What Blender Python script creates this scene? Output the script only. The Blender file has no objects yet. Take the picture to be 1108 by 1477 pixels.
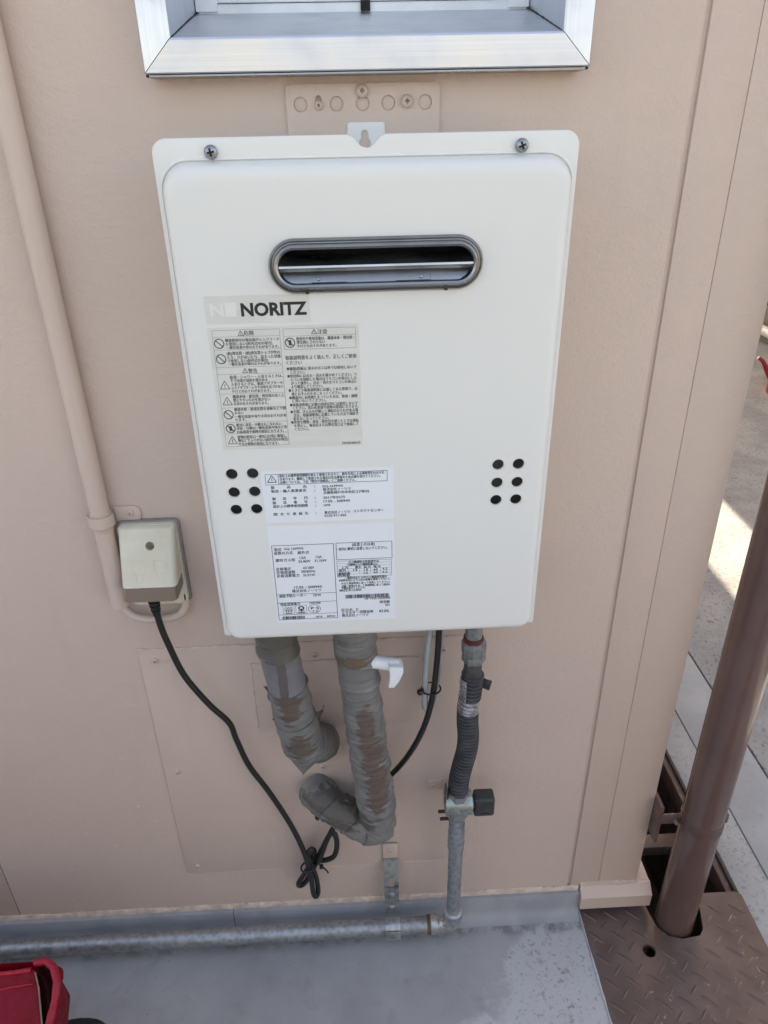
import bpy, bmesh, math, random
from mathutils import Vector, Matrix, noise
R = math.radians
random.seed(7)
scene = bpy.context.scene
COL = scene.collection

# ---------------------------------------------------------------- camera
CAM = Vector((0.0, -0.78, 1.215))
cam_d = bpy.data.cameras.new('camera'); cam = bpy.data.objects.new('camera', cam_d); COL.objects.link(cam)
pitch, roll, yaw = R(28.6157), R(-1.1669), R(2.0965)
fwd = Vector((math.sin(yaw)*math.cos(pitch), math.cos(yaw)*math.cos(pitch), -math.sin(pitch)))
right = Vector((math.cos(yaw), -math.sin(yaw), 0)); up = right.cross(fwd)
rr = right*math.cos(roll) + up*math.sin(roll); uu = up*math.cos(roll) - right*math.sin(roll)
m3 = Matrix((rr, uu, -fwd)).transposed()
cam.matrix_world = Matrix.Translation(CAM) @ m3.to_4x4()
cam_d.sensor_fit = 'VERTICAL'; cam_d.sensor_height = 36; cam_d.sensor_width = 27; cam_d.lens = 26.0
cam_d.clip_start = 0.01; cam_d.clip_end = 2000
scene.camera = cam

# ---------------------------------------------------------------- sky and sun (sun stands behind the building: the wall is in open shade)
SUN = Vector((0.06, 1.19, 1.0)).normalized()
world = bpy.data.worlds.new('World'); scene.world = world; world.use_nodes = True
wn = world.node_tree; bg = wn.nodes['Background']
sky = wn.nodes.new('ShaderNodeTexSky'); sky.sky_type = 'NISHITA'; sky.sun_disc = False
sky.sun_elevation = math.asin(SUN.z); sky.sun_rotation = math.atan2(SUN.x, SUN.y)
sky.air_density = 1.0; sky.dust_density = 4.0; sky.ozone_density = 1.0
wn.links.new(sky.outputs[0], bg.inputs[0]); bg.inputs[1].default_value = 0.15
sd = bpy.data.lights.new('sun', 'SUN'); sd.energy = 3.0; sd.angle = R(0.5); sd.color = (1.0, .95, .87)
so = bpy.data.objects.new('sun', sd); COL.objects.link(so); so.rotation_euler = SUN.to_track_quat('Z', 'Y').to_euler(); so.location = (0, 4, 8)
vs = scene.view_settings; vs.view_transform = 'Standard'; vs.look = 'None'; vs.gamma = 1.0; vs.use_curve_mapping = False; vs.exposure = 2.03
vs.use_white_balance = True; vs.white_balance_temperature = 8700; vs.white_balance_tint = 13      # the phone's open-shade white balance

# ---------------------------------------------------------------- helpers
def srgb(r, g, b):
    f = lambda c: (c/255/12.92) if c/255 <= .04045 else ((c/255+.055)/1.055)**2.4
    return (f(r), f(g), f(b), 1)

class NT:
    def __init__(s, name):
        s.m = bpy.data.materials.new(name); s.m.use_nodes = True
        s.t = s.m.node_tree; s.b = s.t.nodes['Principled BSDF']
        s.tc = s.t.nodes.new('ShaderNodeTexCoord'); s.co = s.tc.outputs['Object']; s.hn = None
    def n(s, k, **kw):
        x = s.t.nodes.new(k)
        for a, v in kw.items(): setattr(x, a, v)
        return x
    def l(s, a, b): s.t.links.new(a, b)
    def val(s, sock, v):
        if hasattr(v, 'is_output'): s.l(v, sock)
        else: sock.default_value = v
    def mapping(s, scale=(1, 1, 1), rot=(0, 0, 0), loc=(0, 0, 0)):
        x = s.n('ShaderNodeMapping'); s.l(s.co, x.inputs[0])
        x.inputs[1].default_value = loc; x.inputs[2].default_value = rot; x.inputs[3].default_value = scale
        return x.outputs[0]
    def noise(s, scale, detail=3, rough=.55, vec=None, dist=0):
        x = s.n('ShaderNodeTexNoise'); s.l(vec or s.co, x.inputs['Vector'])
        x.inputs['Scale'].default_value = scale; x.inputs['Detail'].default_value = detail
        x.inputs['Roughness'].default_value = rough; x.inputs['Distortion'].default_value = dist
        return x.outputs['Fac']
    def voro(s, scale, vec=None, feature='F1', out='Distance'):
        x = s.n('ShaderNodeTexVoronoi', feature=feature); s.l(vec or s.co, x.inputs['Vector']); x.inputs['Scale'].default_value = scale
        return x.outputs[out]
    def ramp(s, fac, lo, hi, a=0., b=1.):
        x = s.n('ShaderNodeMapRange', interpolation_type='SMOOTHSTEP'); s.l(fac, x.inputs[0])
        x.inputs[1].default_value = lo; x.inputs[2].default_value = hi; x.inputs[3].default_value = a; x.inputs[4].default_value = b
        return x.outputs[0]
    def math(s, op, a, b=0.):
        x = s.n('ShaderNodeMath', operation=op); s.val(x.inputs[0], a); s.val(x.inputs[1], b); return x.outputs[0]
    def mix(s, fac, a, b):
        x = s.n('ShaderNodeMix', data_type='RGBA'); s.val(x.inputs[0], fac); s.val(x.inputs[6], a); s.val(x.inputs[7], b); return x.outputs[2]
    def bump(s, h, strength=.3, dist=.001):
        x = s.n('ShaderNodeBump'); s.l(h, x.inputs['Height']); x.inputs['Strength'].default_value = strength; x.inputs['Distance'].default_value = dist
        if s.hn: s.l(s.hn, x.inputs['Normal'])
        s.hn = x.outputs[0]; s.l(s.hn, s.b.inputs['Normal'])
    def patch(s, c, r, wob=.35, nscale=60, soft=.12, stretch=None):
        """ragged patch mask: 1 inside an ellipsoid about c"""
        a = s.n('ShaderNodeVectorMath', operation='SUBTRACT'); s.l(s.co, a.inputs[0]); a.inputs[1].default_value = c
        d = s.n('ShaderNodeVectorMath', operation='DIVIDE'); s.l(a.outputs[0], d.inputs[0]); d.inputs[1].default_value = r
        e = s.n('ShaderNodeVectorMath', operation='LENGTH'); s.l(d.outputs[0], e.inputs[0])
        w = s.math('MULTIPLY', s.math('SUBTRACT', s.noise(nscale, 4, .65, s.mapping(stretch) if stretch else None), .5), wob*2.6)
        return s.ramp(s.math('ADD', e.outputs['Value'], w), 1-soft, 1+soft, 1, 0)
    def done(s, color=None, rough=None, metal=None, spec=None, coat=None):
        if color is not None: s.val(s.b.inputs['Base Color'], color)
        if rough is not None: s.val(s.b.inputs['Roughness'], rough)
        if metal is not None: s.val(s.b.inputs['Metallic'], metal)
        if spec is not None: s.b.inputs['Specular IOR Level'].default_value = spec
        if coat is not None: s.b.inputs['Coat Weight'].default_value = coat
        return s.m

MAT = {}
def simple(name, col, rough=.5, metal=0, var=.12, scale=40, bump=0, bscale=200, spec=.5):
    t = NT(name); c = Vector(col[:3])
    a = tuple(c*(1-var))+(1,); b = tuple(min(1, v*(1+var)) for v in c)+(1,)
    colr = t.mix(t.ramp(t.noise(scale, 4), .3, .7), a, b)
    if bump: t.bump(t.noise(bscale, 3), bump, .0006)
    rg = t.ramp(t.noise(scale*1.7, 3), .3, .7, max(.05, rough-.08), min(1, rough+.1))
    MAT[name] = t.done(colr, rg, metal, spec); return MAT[name]

def set_parent(o, p):
    if p is None: return
    o.parent = p
    o.matrix_parent_inverse = Matrix.Translation(-Vector(p['_w'])) if '_w' in p else Matrix.Identity(4)

def smooth(me, ang=40):
    me.polygons.foreach_set('use_smooth', [True]*len(me.polygons)); me.set_sharp_from_angle(angle=R(ang)); me.update()

def obj(name, data, mat, parent=None, loc=None, rot=None, ang=40, label=None):
    if isinstance(data, bmesh.types.BMesh):
        bmesh.ops.recalc_face_normals(data, faces=data.faces)
        me = bpy.data.meshes.new(name); data.to_mesh(me); data.free(); smooth(me, ang)
    else: me = data
    if mat is not None and not me.materials: me.materials.append(MAT[mat] if isinstance(mat, str) else mat)
    o = bpy.data.objects.new(name, me); COL.objects.link(o)
    if loc: o.location = loc
    if rot: o.rotation_euler = rot
    set_parent(o, parent)
    if label: o['label'] = label
    return o

def thing(name, label, cat, loc, group=None):
    o = bpy.data.objects.new(name, None); COL.objects.link(o); o.location = loc; o['_w'] = list(loc); o.empty_display_size = .02
    o['label'] = label; o['category'] = cat
    if group: o['group'] = group
    return o
def tag(o, label, cat, group=None):
    o['label'] = label; o['category'] = cat
    if group: o['group'] = group
    return o
def struct(o): o['kind'] = 'structure'; return o

def B(): return bmesh.new()
def box(bm, x0, x1, y0, y1, z0, z1, bevel=0, seg=2):
    vs_ = [bm.verts.new((x, y, z)) for x in (x0, x1) for y in (y0, y1) for z in (z0, z1)]
    fs = [bm.faces.new([vs_[i] for i in q]) for q in ((0, 1, 3, 2), (4, 6, 7, 5), (0, 4, 5, 1), (2, 3, 7, 6), (0, 2, 6, 4), (1, 5, 7, 3))]
    if bevel:
        es = list({e for f in fs for e in f.edges})
        bmesh.ops.bevel(bm, geom=es, offset=bevel, segments=seg, affect='EDGES', profile=.5)
    return bm
def boxo(name, x0, x1, y0, y1, z0, z1, mat, parent=None, bevel=.0005, seg=2, **k):
    return obj(name, box(B(), x0, x1, y0, y1, z0, z1, bevel, seg), mat, parent, **k)
def prism(bm, pts, y0, y1, bevel=0):
    """polygon in xz pushed along y"""
    a = [bm.verts.new((x, y0, z)) for x, z in pts]; b = [bm.verts.new((x, y1, z)) for x, z in pts]
    n = len(pts); fs = [bm.faces.new(a), bm.faces.new(b[::-1])]
    for i in range(n): fs.append(bm.faces.new((a[i], b[i], b[(i+1) % n], a[(i+1) % n])))
    if bevel:
        es = list(fs[0].edges)
        bmesh.ops.bevel(bm, geom=es, offset=bevel, segments=2, affect='EDGES', profile=.5)
    return bm
def rrect(x0, x1, z0, z1, r, seg=6):
    """r: one radius or (bl, br, tr, tl)"""
    if not isinstance(r, (tuple, list)): r = (r,)*4
    out = []
    for (cx, cz, a0, rad, sx, sz) in ((x0, z0, 180, r[0], 1, 1), (x1, z0, 270, r[1], -1, 1), (x1, z1, 0, r[2], -1, -1), (x0, z1, 90, r[3], 1, -1)):
        rad = max(rad, 1e-5)
        for k in range(seg+1):
            a = R(a0+90*k/seg); out.append((cx+sx*rad+rad*math.cos(a), cz+sz*rad+rad*math.sin(a)))
    return out
def circle(cx, cz, r, n=24): return [(cx+r*math.cos(2*math.pi*k/n), cz+r*math.sin(2*math.pi*k/n)) for k in range(n)]
def loft(bm, loops, cap0=True, cap1=True):
    L = [[bm.verts.new(p) for p in lp] for lp in loops]; n = len(L[0])
    for a, b in zip(L, L[1:]):
        for i in range(n): bm.faces.new((a[i], a[(i+1) % n], b[(i+1) % n], b[i]))
    if cap0: bm.faces.new(L[0][::-1])
    if cap1: bm.faces.new(L[-1])
    return bm
def frame_at(d):
    d = d.normalized(); a = Vector((0, 0, 1)) if abs(d.z) < .9 else Vector((0, -1, 0))
    u = a.cross(d).normalized(); return u, d.cross(u)
def spline(pts, n):
    """Catmull-Rom, n samples, even in arc length"""
    P = [Vector(p) for p in pts]; P = [P[0]*2-P[1]]+P+[P[-1]*2-P[-2]]; out = []
    for i in range(1, len(P)-2):
        for k in range(24):
            t = k/24; a, b, c, d = P[i-1:i+3]
            out.append(.5*((2*b)+(c-a)*t+(2*a-5*b+4*c-d)*t*t+(3*b-a-3*c+d)*t**3))
    out.append(P[-2]); L = [0]
    for a, b in zip(out, out[1:]): L.append(L[-1]+(b-a).length)
    res = []; j = 0
    for k in range(n):
        s = L[-1]*k/(n-1)
        while j < len(L)-2 and L[j+1] < s: j += 1
        f = (s-L[j])/max(1e-9, L[j+1]-L[j]); res.append(out[j].lerp(out[j+1], min(1, f)))
    return res, L[-1]
def sweep(bm, pts, rad, n=60, seg=16, cap=True, straight=False):
    """tube along pts; rad = number or f(s, ang, length, pos)"""
    if straight: P = [Vector(pts[0]).lerp(Vector(pts[1]), k/(n-1)) for k in range(n)]; L = (P[-1]-P[0]).length
    else: P, L = spline(pts, n)
    u = None; loops = []
    for i, p in enumerate(P):
        d = (P[min(i+1, n-1)]-P[max(i-1, 0)]).normalized()
        if u is None: u, v = frame_at(d)
        else: u = (u-d*u.dot(d)).normalized(); v = d.cross(u)
        s = L*i/(n-1); lp = []
        for k in range(seg):
            a = 2*math.pi*k/seg; r = rad(s, a, L, p) if callable(rad) else rad
            lp.append(p+(u*math.cos(a)+v*math.sin(a))*r)
        loops.append(lp)
    return loft(bm, loops, cap, cap)
def cyl(bm, a, b, r, seg=20, r2=None):
    a, b = Vector(a), Vector(b); u, v = frame_at(b-a); r2 = r if r2 is None else r2
    return loft(bm, [[p+(u*math.cos(2*math.pi*k/seg)+v*math.sin(2*math.pi*k/seg))*q for k in range(seg)] for p, q in ((a, r), (b, r2))])
def lathe(bm, o, axis, prof, seg=20, sides=None, rot=0):
    """prof: list of (dist along axis, radius)"""
    o, axis = Vector(o), Vector(axis).normalized(); u, v = frame_at(axis)
    return loft(bm, [[o+axis*h+(u*math.cos(2*math.pi*k/seg+rot)+v*math.sin(2*math.pi*k/seg+rot))*max(r, 1e-5) for k in range(seg)] for h, r in prof])
def boolean(bm, cutters):
    """returns a mesh: bm minus cutters (a bmesh)"""
    for b_ in (bm, cutters): bmesh.ops.recalc_face_normals(b_, faces=b_.faces)
    ma = bpy.data.meshes.new('t'); bm.to_mesh(ma); bm.free(); mb = bpy.data.meshes.new('c'); cutters.to_mesh(mb); cutters.free()
    oa = bpy.data.objects.new('t', ma); ob = bpy.data.objects.new('c', mb); COL.objects.link(oa); COL.objects.link(ob)
    md = oa.modifiers.new('b', 'BOOLEAN'); md.operation = 'DIFFERENCE'; md.object = ob; md.solver = 'EXACT'
    me = bpy.data.meshes.new_from_object(oa.evaluated_get(bpy.context.evaluated_depsgraph_get()))
    for o in (oa, ob): bpy.data.objects.remove(o)
    smooth(me, 35); return me
def screw_mesh(r, h, cross=.55):
    """domed cross-head screw facing -y, washer-like rim"""
    bm = lathe(B(), (0, .002, 0), (0, -1, 0), [(0, r*.9), (.0022, r), (.0022+h*.25, r*.97), (.002+h*.6, r*.78), (.002+h*.88, r*.45), (.002+h, .0001)], 24)
    c = B(); w = r*.15; d = r*cross
    box(c, -d, d, -h*2-.003, .0002, -w, w); me_c = B(); box(me_c, -w, w, -h*2-.003, .0002, -d, d)
    m = boolean(bm, c); b2 = B(); b2.from_mesh(m); m2 = boolean(b2, me_c); return m2
TEXT_WARNING=[
('危険',-96.8,1043.1,-87.8,3.8),
('機器使用中は換気扇やレンジフード',-113.9,1037.1,-66.2,2.9),
('を使用しない(屋内式FEの場合)',-113.6,1033.8,-72.6,2.9),
('一酸化炭素中毒のおそれがあります。',-113.3,1030.6,-66.8,2.6),
('(給)排気筒・(給)排気筒トップが外れ',-113.6,1025.3,-66.1,3.0),
('たり、穴があいたり、詰まった状態',-113.6,1021.6,-66.1,3.0),
('で使用しない(屋内式の場合)',-113.6,1018.4,-77.6,3.0),
('一酸化炭素中毒のおそれがあります。',-113.3,1015.3,-66.4,2.7),
('警告',-96.3,1008.7,-88.1,3.9),
('給湯・シャワー・入浴するときは、',-113.6,1003.4,-65.7,2.9),
('手で出湯の温度を確かめる',-113.4,1000.1,-79.8,2.9),
('入浴するときは、循環アダプターや',-113.2,996.7,-66.2,2.9),
('ふろアダプターに手や身体を近づけない',-113.3,993.3,-66.1,2.9),
('やけどのおそれがあります。',-113.1,989.8,-77.7,2.8),
('機器本体・給気筒・排気筒の近くに',-113.1,984.8,-65.8,3.0),
('燃えやすいものを置かない',-113.0,981.4,-79.1,3.0),
('火災のおそれがあります。',-113.0,977.9,-80.9,2.9),
('機器本体・給排気筒を波板などで囲',-113.2,972.3,-65.6,3.0),
('わない',-113.1,968.9,-104.8,3.0),
('一酸化炭素中毒や火災のおそれがあ',-113.1,965.2,-65.7,2.9),
('ります。',-113.0,962.0,-103.0,2.9),
('絶対に改造・分解はおこなわない',-112.9,956.9,-70.7,3.1),
('改造・分解は一酸化炭素中毒など思',-112.9,953.5,-65.8,2.9),
('わぬ事故や故障の原因となります。',-113.0,949.9,-69.1,3.0),
('建物の給気口・換気口は常に確保し、',-113.1,944.6,-66.2,3.2),
('物などでふさがない(屋内式FEの場合)',-113.0,941.1,-65.9,3.2),
('不完全燃焼の原因になります。',-113.0,937.4,-74.8,3.0),
('注意',-31.9,1042.5,-23.2,3.8),
('使用中や使用直後は、機器本体・排気筒・',-51.0,1036.7,0.6,2.9),
('排気筒にさわらない',-50.8,1033.5,-25.6,2.9),
('やけどのおそれがあります。',-50.6,1030.1,-15.6,2.7),
('取扱説明書をよく読んで、正しくご使用',-61.9,1019.6,1.6,3.7),
('ください',-61.5,1015.1,-47.6,3.5),
('●機器(銘板)に表示のガス以外では使用しないで',-61.6,1009.5,1.5,2.9),
('ください。',-58.6,1006.1,-45.6,2.9),
('●使用時には点火・消火を確かめてください。リ',-61.5,1002.6,1.3,2.9),
('モコンを接続した場合はリモコンの表示にした',-58.8,999.2,1.5,2.9),
('がって操作し、点火・消火をリモコンの表示に',-58.7,995.8,1.6,2.9),
('より確認してください。',-58.8,992.5,-29.9,3.0),
('●ときどき取扱説明書に記載してある要領で、点',-61.4,989.0,1.7,3.0),
('検とお手入れをおこなってください。',-59.0,985.5,-12.6,3.0),
('●機器内に長時間たまっていた水は、飲用・調理',-61.4,981.9,1.4,3.0),
('に用いないでください。',-58.8,978.7,-27.6,3.0),
('●取扱説明書に記載の用途以外には使用しないで',-61.3,974.9,1.5,3.0),
('ください。思わぬ事故や故障の原因になります。',-58.9,971.7,2.3,3.0),
('●冬期、冷え込みが厳しく凍結のおそれがある場',-61.3,968.1,1.6,3.1),
('合は、取扱説明書に記載している方法で凍結予',-58.8,964.6,1.7,3.1),
('防をおこなってください。',-58.9,961.2,-26.2,3.1),
('●異常な燃焼・臭気・異常音を感じたときは運転',-61.5,957.7,1.8,3.1),
('を停止し、販売店または弊社窓口まで連絡して',-59.0,954.2,1.7,3.1),
('ください。',-58.6,950.7,-45.6,3.1),
('DNSK005③',-14.5,935.0,2.6,3.0),
]
TEXT_STANDARD=[
('設計上の標準使用期間を超えて使用されますと、経年劣化による事故発生のおそれ',-77.4,902.4,25.1,3.2),
('があります。継続して使用される場合は安全確保のため点検を受けてください。',-77.4,898.9,21.1,3.2),
('点検については、下記「問合せ連絡先」にご連絡ください。',-77.5,895.5,-3.6,3.2),
('製',-86.7,890.1,-83.3,3.3),
('品',-70.9,890.3,-67.5,3.3),
('名',-55.5,890.0,-52.0,3.3),
(':',-44.5,889.9,-43.4,3.3),
('GQ-1639WS',-36.6,889.4,-15.9,3.3),
('製造・輸入事業者名',-86.8,885.9,-52.7,3.3),
(':',-44.6,885.3,-43.6,3.3),
('株式会社ノーリツ',-35.9,886.1,-8.6,3.3),
('兵庫県神戸市中央区江戸町93',-35.6,882.4,9.5,3.5),
('製',-86.5,877.5,-83.0,3.3),
('造',-76.1,877.5,-72.6,3.3),
('年',-65.7,877.6,-62.2,3.3),
('月',-55.3,877.6,-51.8,3.3),
(':',-44.6,877.3,-43.5,3.3),
('2017年05月',-36.3,877.0,-15.1,3.3),
('製',-86.5,873.0,-83.1,3.3),
('造',-76.1,873.1,-72.6,3.3),
('番',-65.7,873.1,-62.2,3.3),
('号',-55.3,873.0,-51.8,3.3),
(':',-44.5,872.6,-43.5,3.4),
('17.05 - 500943',-36.1,872.8,-10.0,3.2),
('設計上の標準使用期間',-86.5,869.0,-52.1,3.4),
(':',-44.6,868.4,-43.6,3.4),
('10年',-36.0,868.5,-29.1,3.2),
('問',-86.6,860.1,-83.1,3.4),
('合',-80.0,860.2,-76.5,3.4),
('せ',-73.7,860.1,-70.5,3.4),
('連',-67.6,860.1,-64.1,3.4),
('絡',-61.4,860.0,-57.9,3.4),
('先',-55.5,860.1,-52.0,3.4),
(':',-44.6,859.9,-43.6,3.4),
('株式会社ノーリツ',-35.8,860.1,-10.2,3.4),
('コンタクトセンター',-7.0,860.6,23.9,3.4),
('0120-911-026',-36.0,856.5,-14.2,3.2),
]
TEXT_RATING=[
('型式',-90.0,818.7,-82.4,3.8),
('GQ-1639WS',-79.9,819.1,-59.9,3.8),
('設置の方式',-90.3,814.5,-71.1,3.8),
('屋外式',-66.2,814.2,-54.3,3.8),
('13A',-64.5,807.9,-58.0,3.6),
('12A',-47.8,808.2,-41.5,3.6),
('都市ガス用',-89.5,805.7,-69.9,3.9),
('33.4kW',-66.1,803.5,-53.6,3.7),
('31.1kW',-49.4,803.6,-36.8,3.7),
('定格電圧',-89.9,794.9,-74.2,3.9),
('AC100V',-62.1,795.3,-50.1,3.7),
('定格周波数',-89.9,790.7,-70.2,3.9),
('50/60Hz',-63.9,791.0,-49.4,3.7),
('定格消費電力',-89.9,786.4,-66.5,4.0),
('31/31W',-62.4,786.3,-49.7,3.7),
('17.05 - 500943',-73.1,771.1,-43.8,3.8),
('株式会社ノーリツ',-75.3,766.7,-44.5,4.0),
('凍結予防ヒーター',-89.9,760.7,-60.9,4.1),
('141W',-53.4,760.4,-45.0,3.9),
('認証登録番号',-89.3,750.1,-68.0,3.7),
('CHW100A',-58.2,750.2,-46.0,3.2),
('NF19',-52.5,731.7,-45.3,3.1),
('00943',-40.4,732.0,-31.6,3.1),
('P S',-57.1,743.4,-48.2,3.9),
('T G',-55.7,739.2,-49.4,3.3),
('[設置上の注意]',-9.5,821.3,13.6,3.6),
('・屋内に絶対に設置しないでください。',-25.6,816.5,26.7,3.8),
('ガス機器防火性能評定品',-14.4,800.2,17.5,3.0),
('可燃物からの離隔距離(cm)',-15.4,797.0,15.9,2.8),
('上方',-22.3,793.6,-15.0,3.1),
('側方',-7.7,793.6,-1.2,3.1),
('前方',1.5,793.6,8.9,3.1),
('後方',11.6,793.5,19.0,3.1),
('屋外',-24.7,790.2,-17.0,3.1),
('15',-9.6,790.2,-5.0,3.1),
('15',1.4,790.1,6.0,3.1),
('60',11.6,790.0,16.2,3.1),
('4.5',20.8,790.4,26.3,3.1),
('離隔距離',-25.2,786.3,-13.1,2.9),
('防熱板',-25.4,783.7,-13.2,2.6),
('15',1.3,786.1,5.9,3.1),
('60',11.5,786.3,16.1,3.1),
('4.5',20.7,786.3,26.3,3.1),
('一般財団法人 日本ガス機器検査協会',-18.9,780.7,25.6,3.1),
('※設置状況により上記の距離を確保できないと',-25.3,777.7,28.9,2.9),
('きは工事説明書に従って設置してください。',-22.9,773.8,28.8,2.9),
('点検・修理のため、工事説明書に従って適切な',-22.6,770.4,28.8,2.9),
('空間を設けてください。',-22.8,767.7,2.6,2.9),
('MADE IN CHINA',-25.0,764.9,-1.6,3.4),
('NF-T920170500943',1.4,753.1,28.6,3.4),
('001',23.1,743.9,28.1,3.2),
('区分名',-24.1,739.4,-12.5,3.7),
('D',-8.5,739.3,-6.2,3.7),
('エネルギー消費効率',-24.2,735.9,10.2,4.0),
('83.0%',16.5,735.9,27.2,4.0),
('株式会社ノーリツ',-24.0,731.9,4.6,4.0),
]
# ---------------------------------------------------------------- materials
def wall_mat(name, base, em=.30):
    t = NT(name)
    c = t.mix(t.ramp(t.noise(3.5, 4), .3, .72), tuple(v*.955 for v in base[:3])+(1,), base)
    st = t.ramp(t.noise(1, 4, .6, t.mapping((22, 22, 3))), .56, .82)            # faint rain streaks
    c = t.mix(t.math('MULTIPLY', st, .16), c, (base[0]*.72, base[1]*.72, base[2]*.70, 1))
    sp = t.ramp(t.noise(420, 2), .735, .78)
    c = t.mix(t.math('MULTIPLY', sp, .25), c, (.14, .11, .09, 1))
    t.bump(t.noise(90, 2, .5, t.mapping((1, 1, 1.7))), em*1.3, .0018)
    t.bump(t.noise(330, 3, .6), em*1.8, .0010)
    t.bump(t.noise(9, 2), .12, .004)
    MAT[name] = t.done(c, t.ramp(t.noise(30, 3), .3, .7, .36, .52), 0, .5)
BEIGE = (.625, .482, .405, 1)
wall_mat('wall_paint', BEIGE)
wall_mat('fitting_paint', (.625, .482, .405, 1), .12)
wall_mat('patch_paint', (.62, .477, .401, 1), .16)
simple('sealant', (.64, .52, .42), .7, 0, .2, 60, .5, 300)
t = NT('enamel_white')
c = t.mix(t.ramp(t.noise(3, 2), .2, .8), (.725, .718, .680, 1), (.745, .738, .702, 1))
s_ = t.ramp(t.noise(700, 1), .80, .83); c = t.mix(t.math('MULTIPLY', s_, .5), c, (.25, .21, .17, 1))
t.bump(t.noise(420, 2), .05, .0004)
MAT['enamel_white'] = t.done(c, .32, 0, .5)
t = NT('case_steel'); MAT['case_steel'] = t.done((.30, .295, .28, 1), .45, .3)
def brushed(name, col, rough, axis_scale, dirt=.25):
    t = NT(name)
    n1 = t.noise(1, 3, .6, t.mapping(axis_scale)); n2 = t.noise(18, 4, .6)
    c = t.mix(t.ramp(n1, .3, .7), tuple(v*.9 for v in col[:3])+(1,), col)
    c = t.mix(t.math('MULTIPLY', t.ramp(n2, .5, .75), dirt), c, (col[0]*.55, col[1]*.53, col[2]*.5, 1))
    t.bump(n1, .06, .0005)
    MAT[name] = t.done(c, t.ramp(n2, .3, .7, rough-.06, rough+.14), 1.0)
brushed('aluminium', (.70, .735, .80, 1), .36, (2.5, 500, 500), .18)
brushed('aluminium_jamb', (.70, .735, .80, 1), .36, (500, 500, 2.5), .18)
brushed('steel_dark', (.33, .33, .33, 1), .30, (4, 300, 300), .4)
brushed('steel_baffle', (.46, .465, .48, 1), .32, (6, 60, 60), .5)
simple('sash_white', (.78, .80, .82), .4, 0, .05)
simple('dark_seal', (.035, .03, .027), .8)
simple('frosted_glass', (.62, .67, .70), .22, 0, .03, 10)
simple('black_void', (.012, .012, .012), .8)
simple('screw_zinc', (.34, .36, .38), .38, .85, .25, 300)
simple('recess_shade', (.05, .05, .055), .6, .5)  # dark colour standing in for shade inside the screw cross
t = NT('sticker_clear'); MAT['sticker_clear'] = t.done(t.mix(t.ramp(t.noise(26, 4, .6, t.mapping((1, 1, 4))), .35, .7), (.635, .63, .575, 1), (.68, .675, .625, 1)), t.ramp(t.noise(40, 3), .3, .7, .3, .5), 0)
t = NT('sticker_white'); MAT['sticker_white'] = t.done((.76, .79, .815, 1), .32, 0)
t = NT('ink_black'); MAT['ink_black'] = t.done((.016, .016, .018, 1), .5, 0)
t = NT('ink_faded'); MAT['ink_faded'] = t.done((.09, .09, .09, 1), .5, 0)
t = NT('ink_ghost'); MAT['ink_ghost'] = t.done((.735, .73, .69, 1), .4, 0)
t = NT('ink_line'); MAT['ink_line'] = t.done((.30, .30, .285, 1), .5, 0)
t = NT('outlet_plastic')
c = t.mix(t.ramp(t.noise(30, 3), .35, .7), (.64, .58, .46, 1), (.69, .64, .53, 1))
c = t.mix(t.math('MULTIPLY', t.ramp(t.noise(160, 4, .7), .6, .72), .25), c, (.36, .33, .26, 1)); t.bump(t.noise(500, 2), .1, .0004)
MAT['outlet_plastic'] = t.done(c, .5, 0)
t = NT('outlet_amber'); MAT['outlet_amber'] = t.done((.30, .225, .17, 1), .18, 0); t.b.inputs['Transmission Weight'].default_value = .35
simple('outlet_gasket', (.26, .235, .22), .7)
t = NT('cord_black'); t.bump(t.noise(300, 2), .1, .0004); MAT['cord_black'] = t.done((.014, .016, .014, 1), .33, 0)
simple('cable_grey', (.36, .38, .37), .45, 0, .08)
simple('zip_black', (.016, .016, .016), .4)
simple('cock_white', (.78, .80, .82), .35, 0, .04)

def tape_mat(name, base, spots, brown=(.118, .084, .068, 1)):
    t = NT(name)
    c = t.mix(t.ramp(t.noise(38, 4, .6), .3, .7), tuple(v*.78 for v in base[:3])+(1,), base)
    dirt = t.ramp(t.noise(14, 5, .65), .5, .75); c = t.mix(t.math('MULTIPLY', dirt, .55), c, (.10, .08, .062, 1))
    h = None
    for (ctr, rad, wob, ns, colr) in spots:
        mk = t.patch(ctr, rad, wob, ns, .06, (.45, .45, 2.4)); c = t.mix(mk, c, colr or brown); h = mk if h is None else t.math('MAXIMUM', h, mk)
    sp = t.ramp(t.noise(260, 2), .76, .80); c = t.mix(t.math('MULTIPLY', sp, .5), c, (.34, .33, .31, 1))
    if h is not None: t.bump(t.math('MULTIPLY', h, -1.), .7, .0012)
    cr = t.n('ShaderNodeTexNoise', noise_type='RIDGED_MULTIFRACTAL'); t.l(t.mapping((14, 14, 46), (0, R(16), 0)), cr.inputs['Vector']); cr.inputs['Scale'].default_value = 1.; cr.inputs['Detail'].default_value = 3
    t.bump(cr.outputs[0], .9, .0030); t.bump(t.noise(110, 4, .65), .3, .0012)
    MAT[name] = t.done(c, t.ramp(t.noise(50, 3), .3, .7, .34, .56), 0, .5)
G1 = (.200, .195, .182, 1)
tape_mat('tape_left', G1, [((-.098, -.105, .566), (.014, .06, .028), 1.1, 70, None), ((-.090, -.105, .490), (.018, .06, .020), 1.5, 60, (.105, .08, .062, 1)), ((-.09, -.09, .668), (.05, .06, .03), .8, 60, (.10, .09, .075, 1))])
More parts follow.
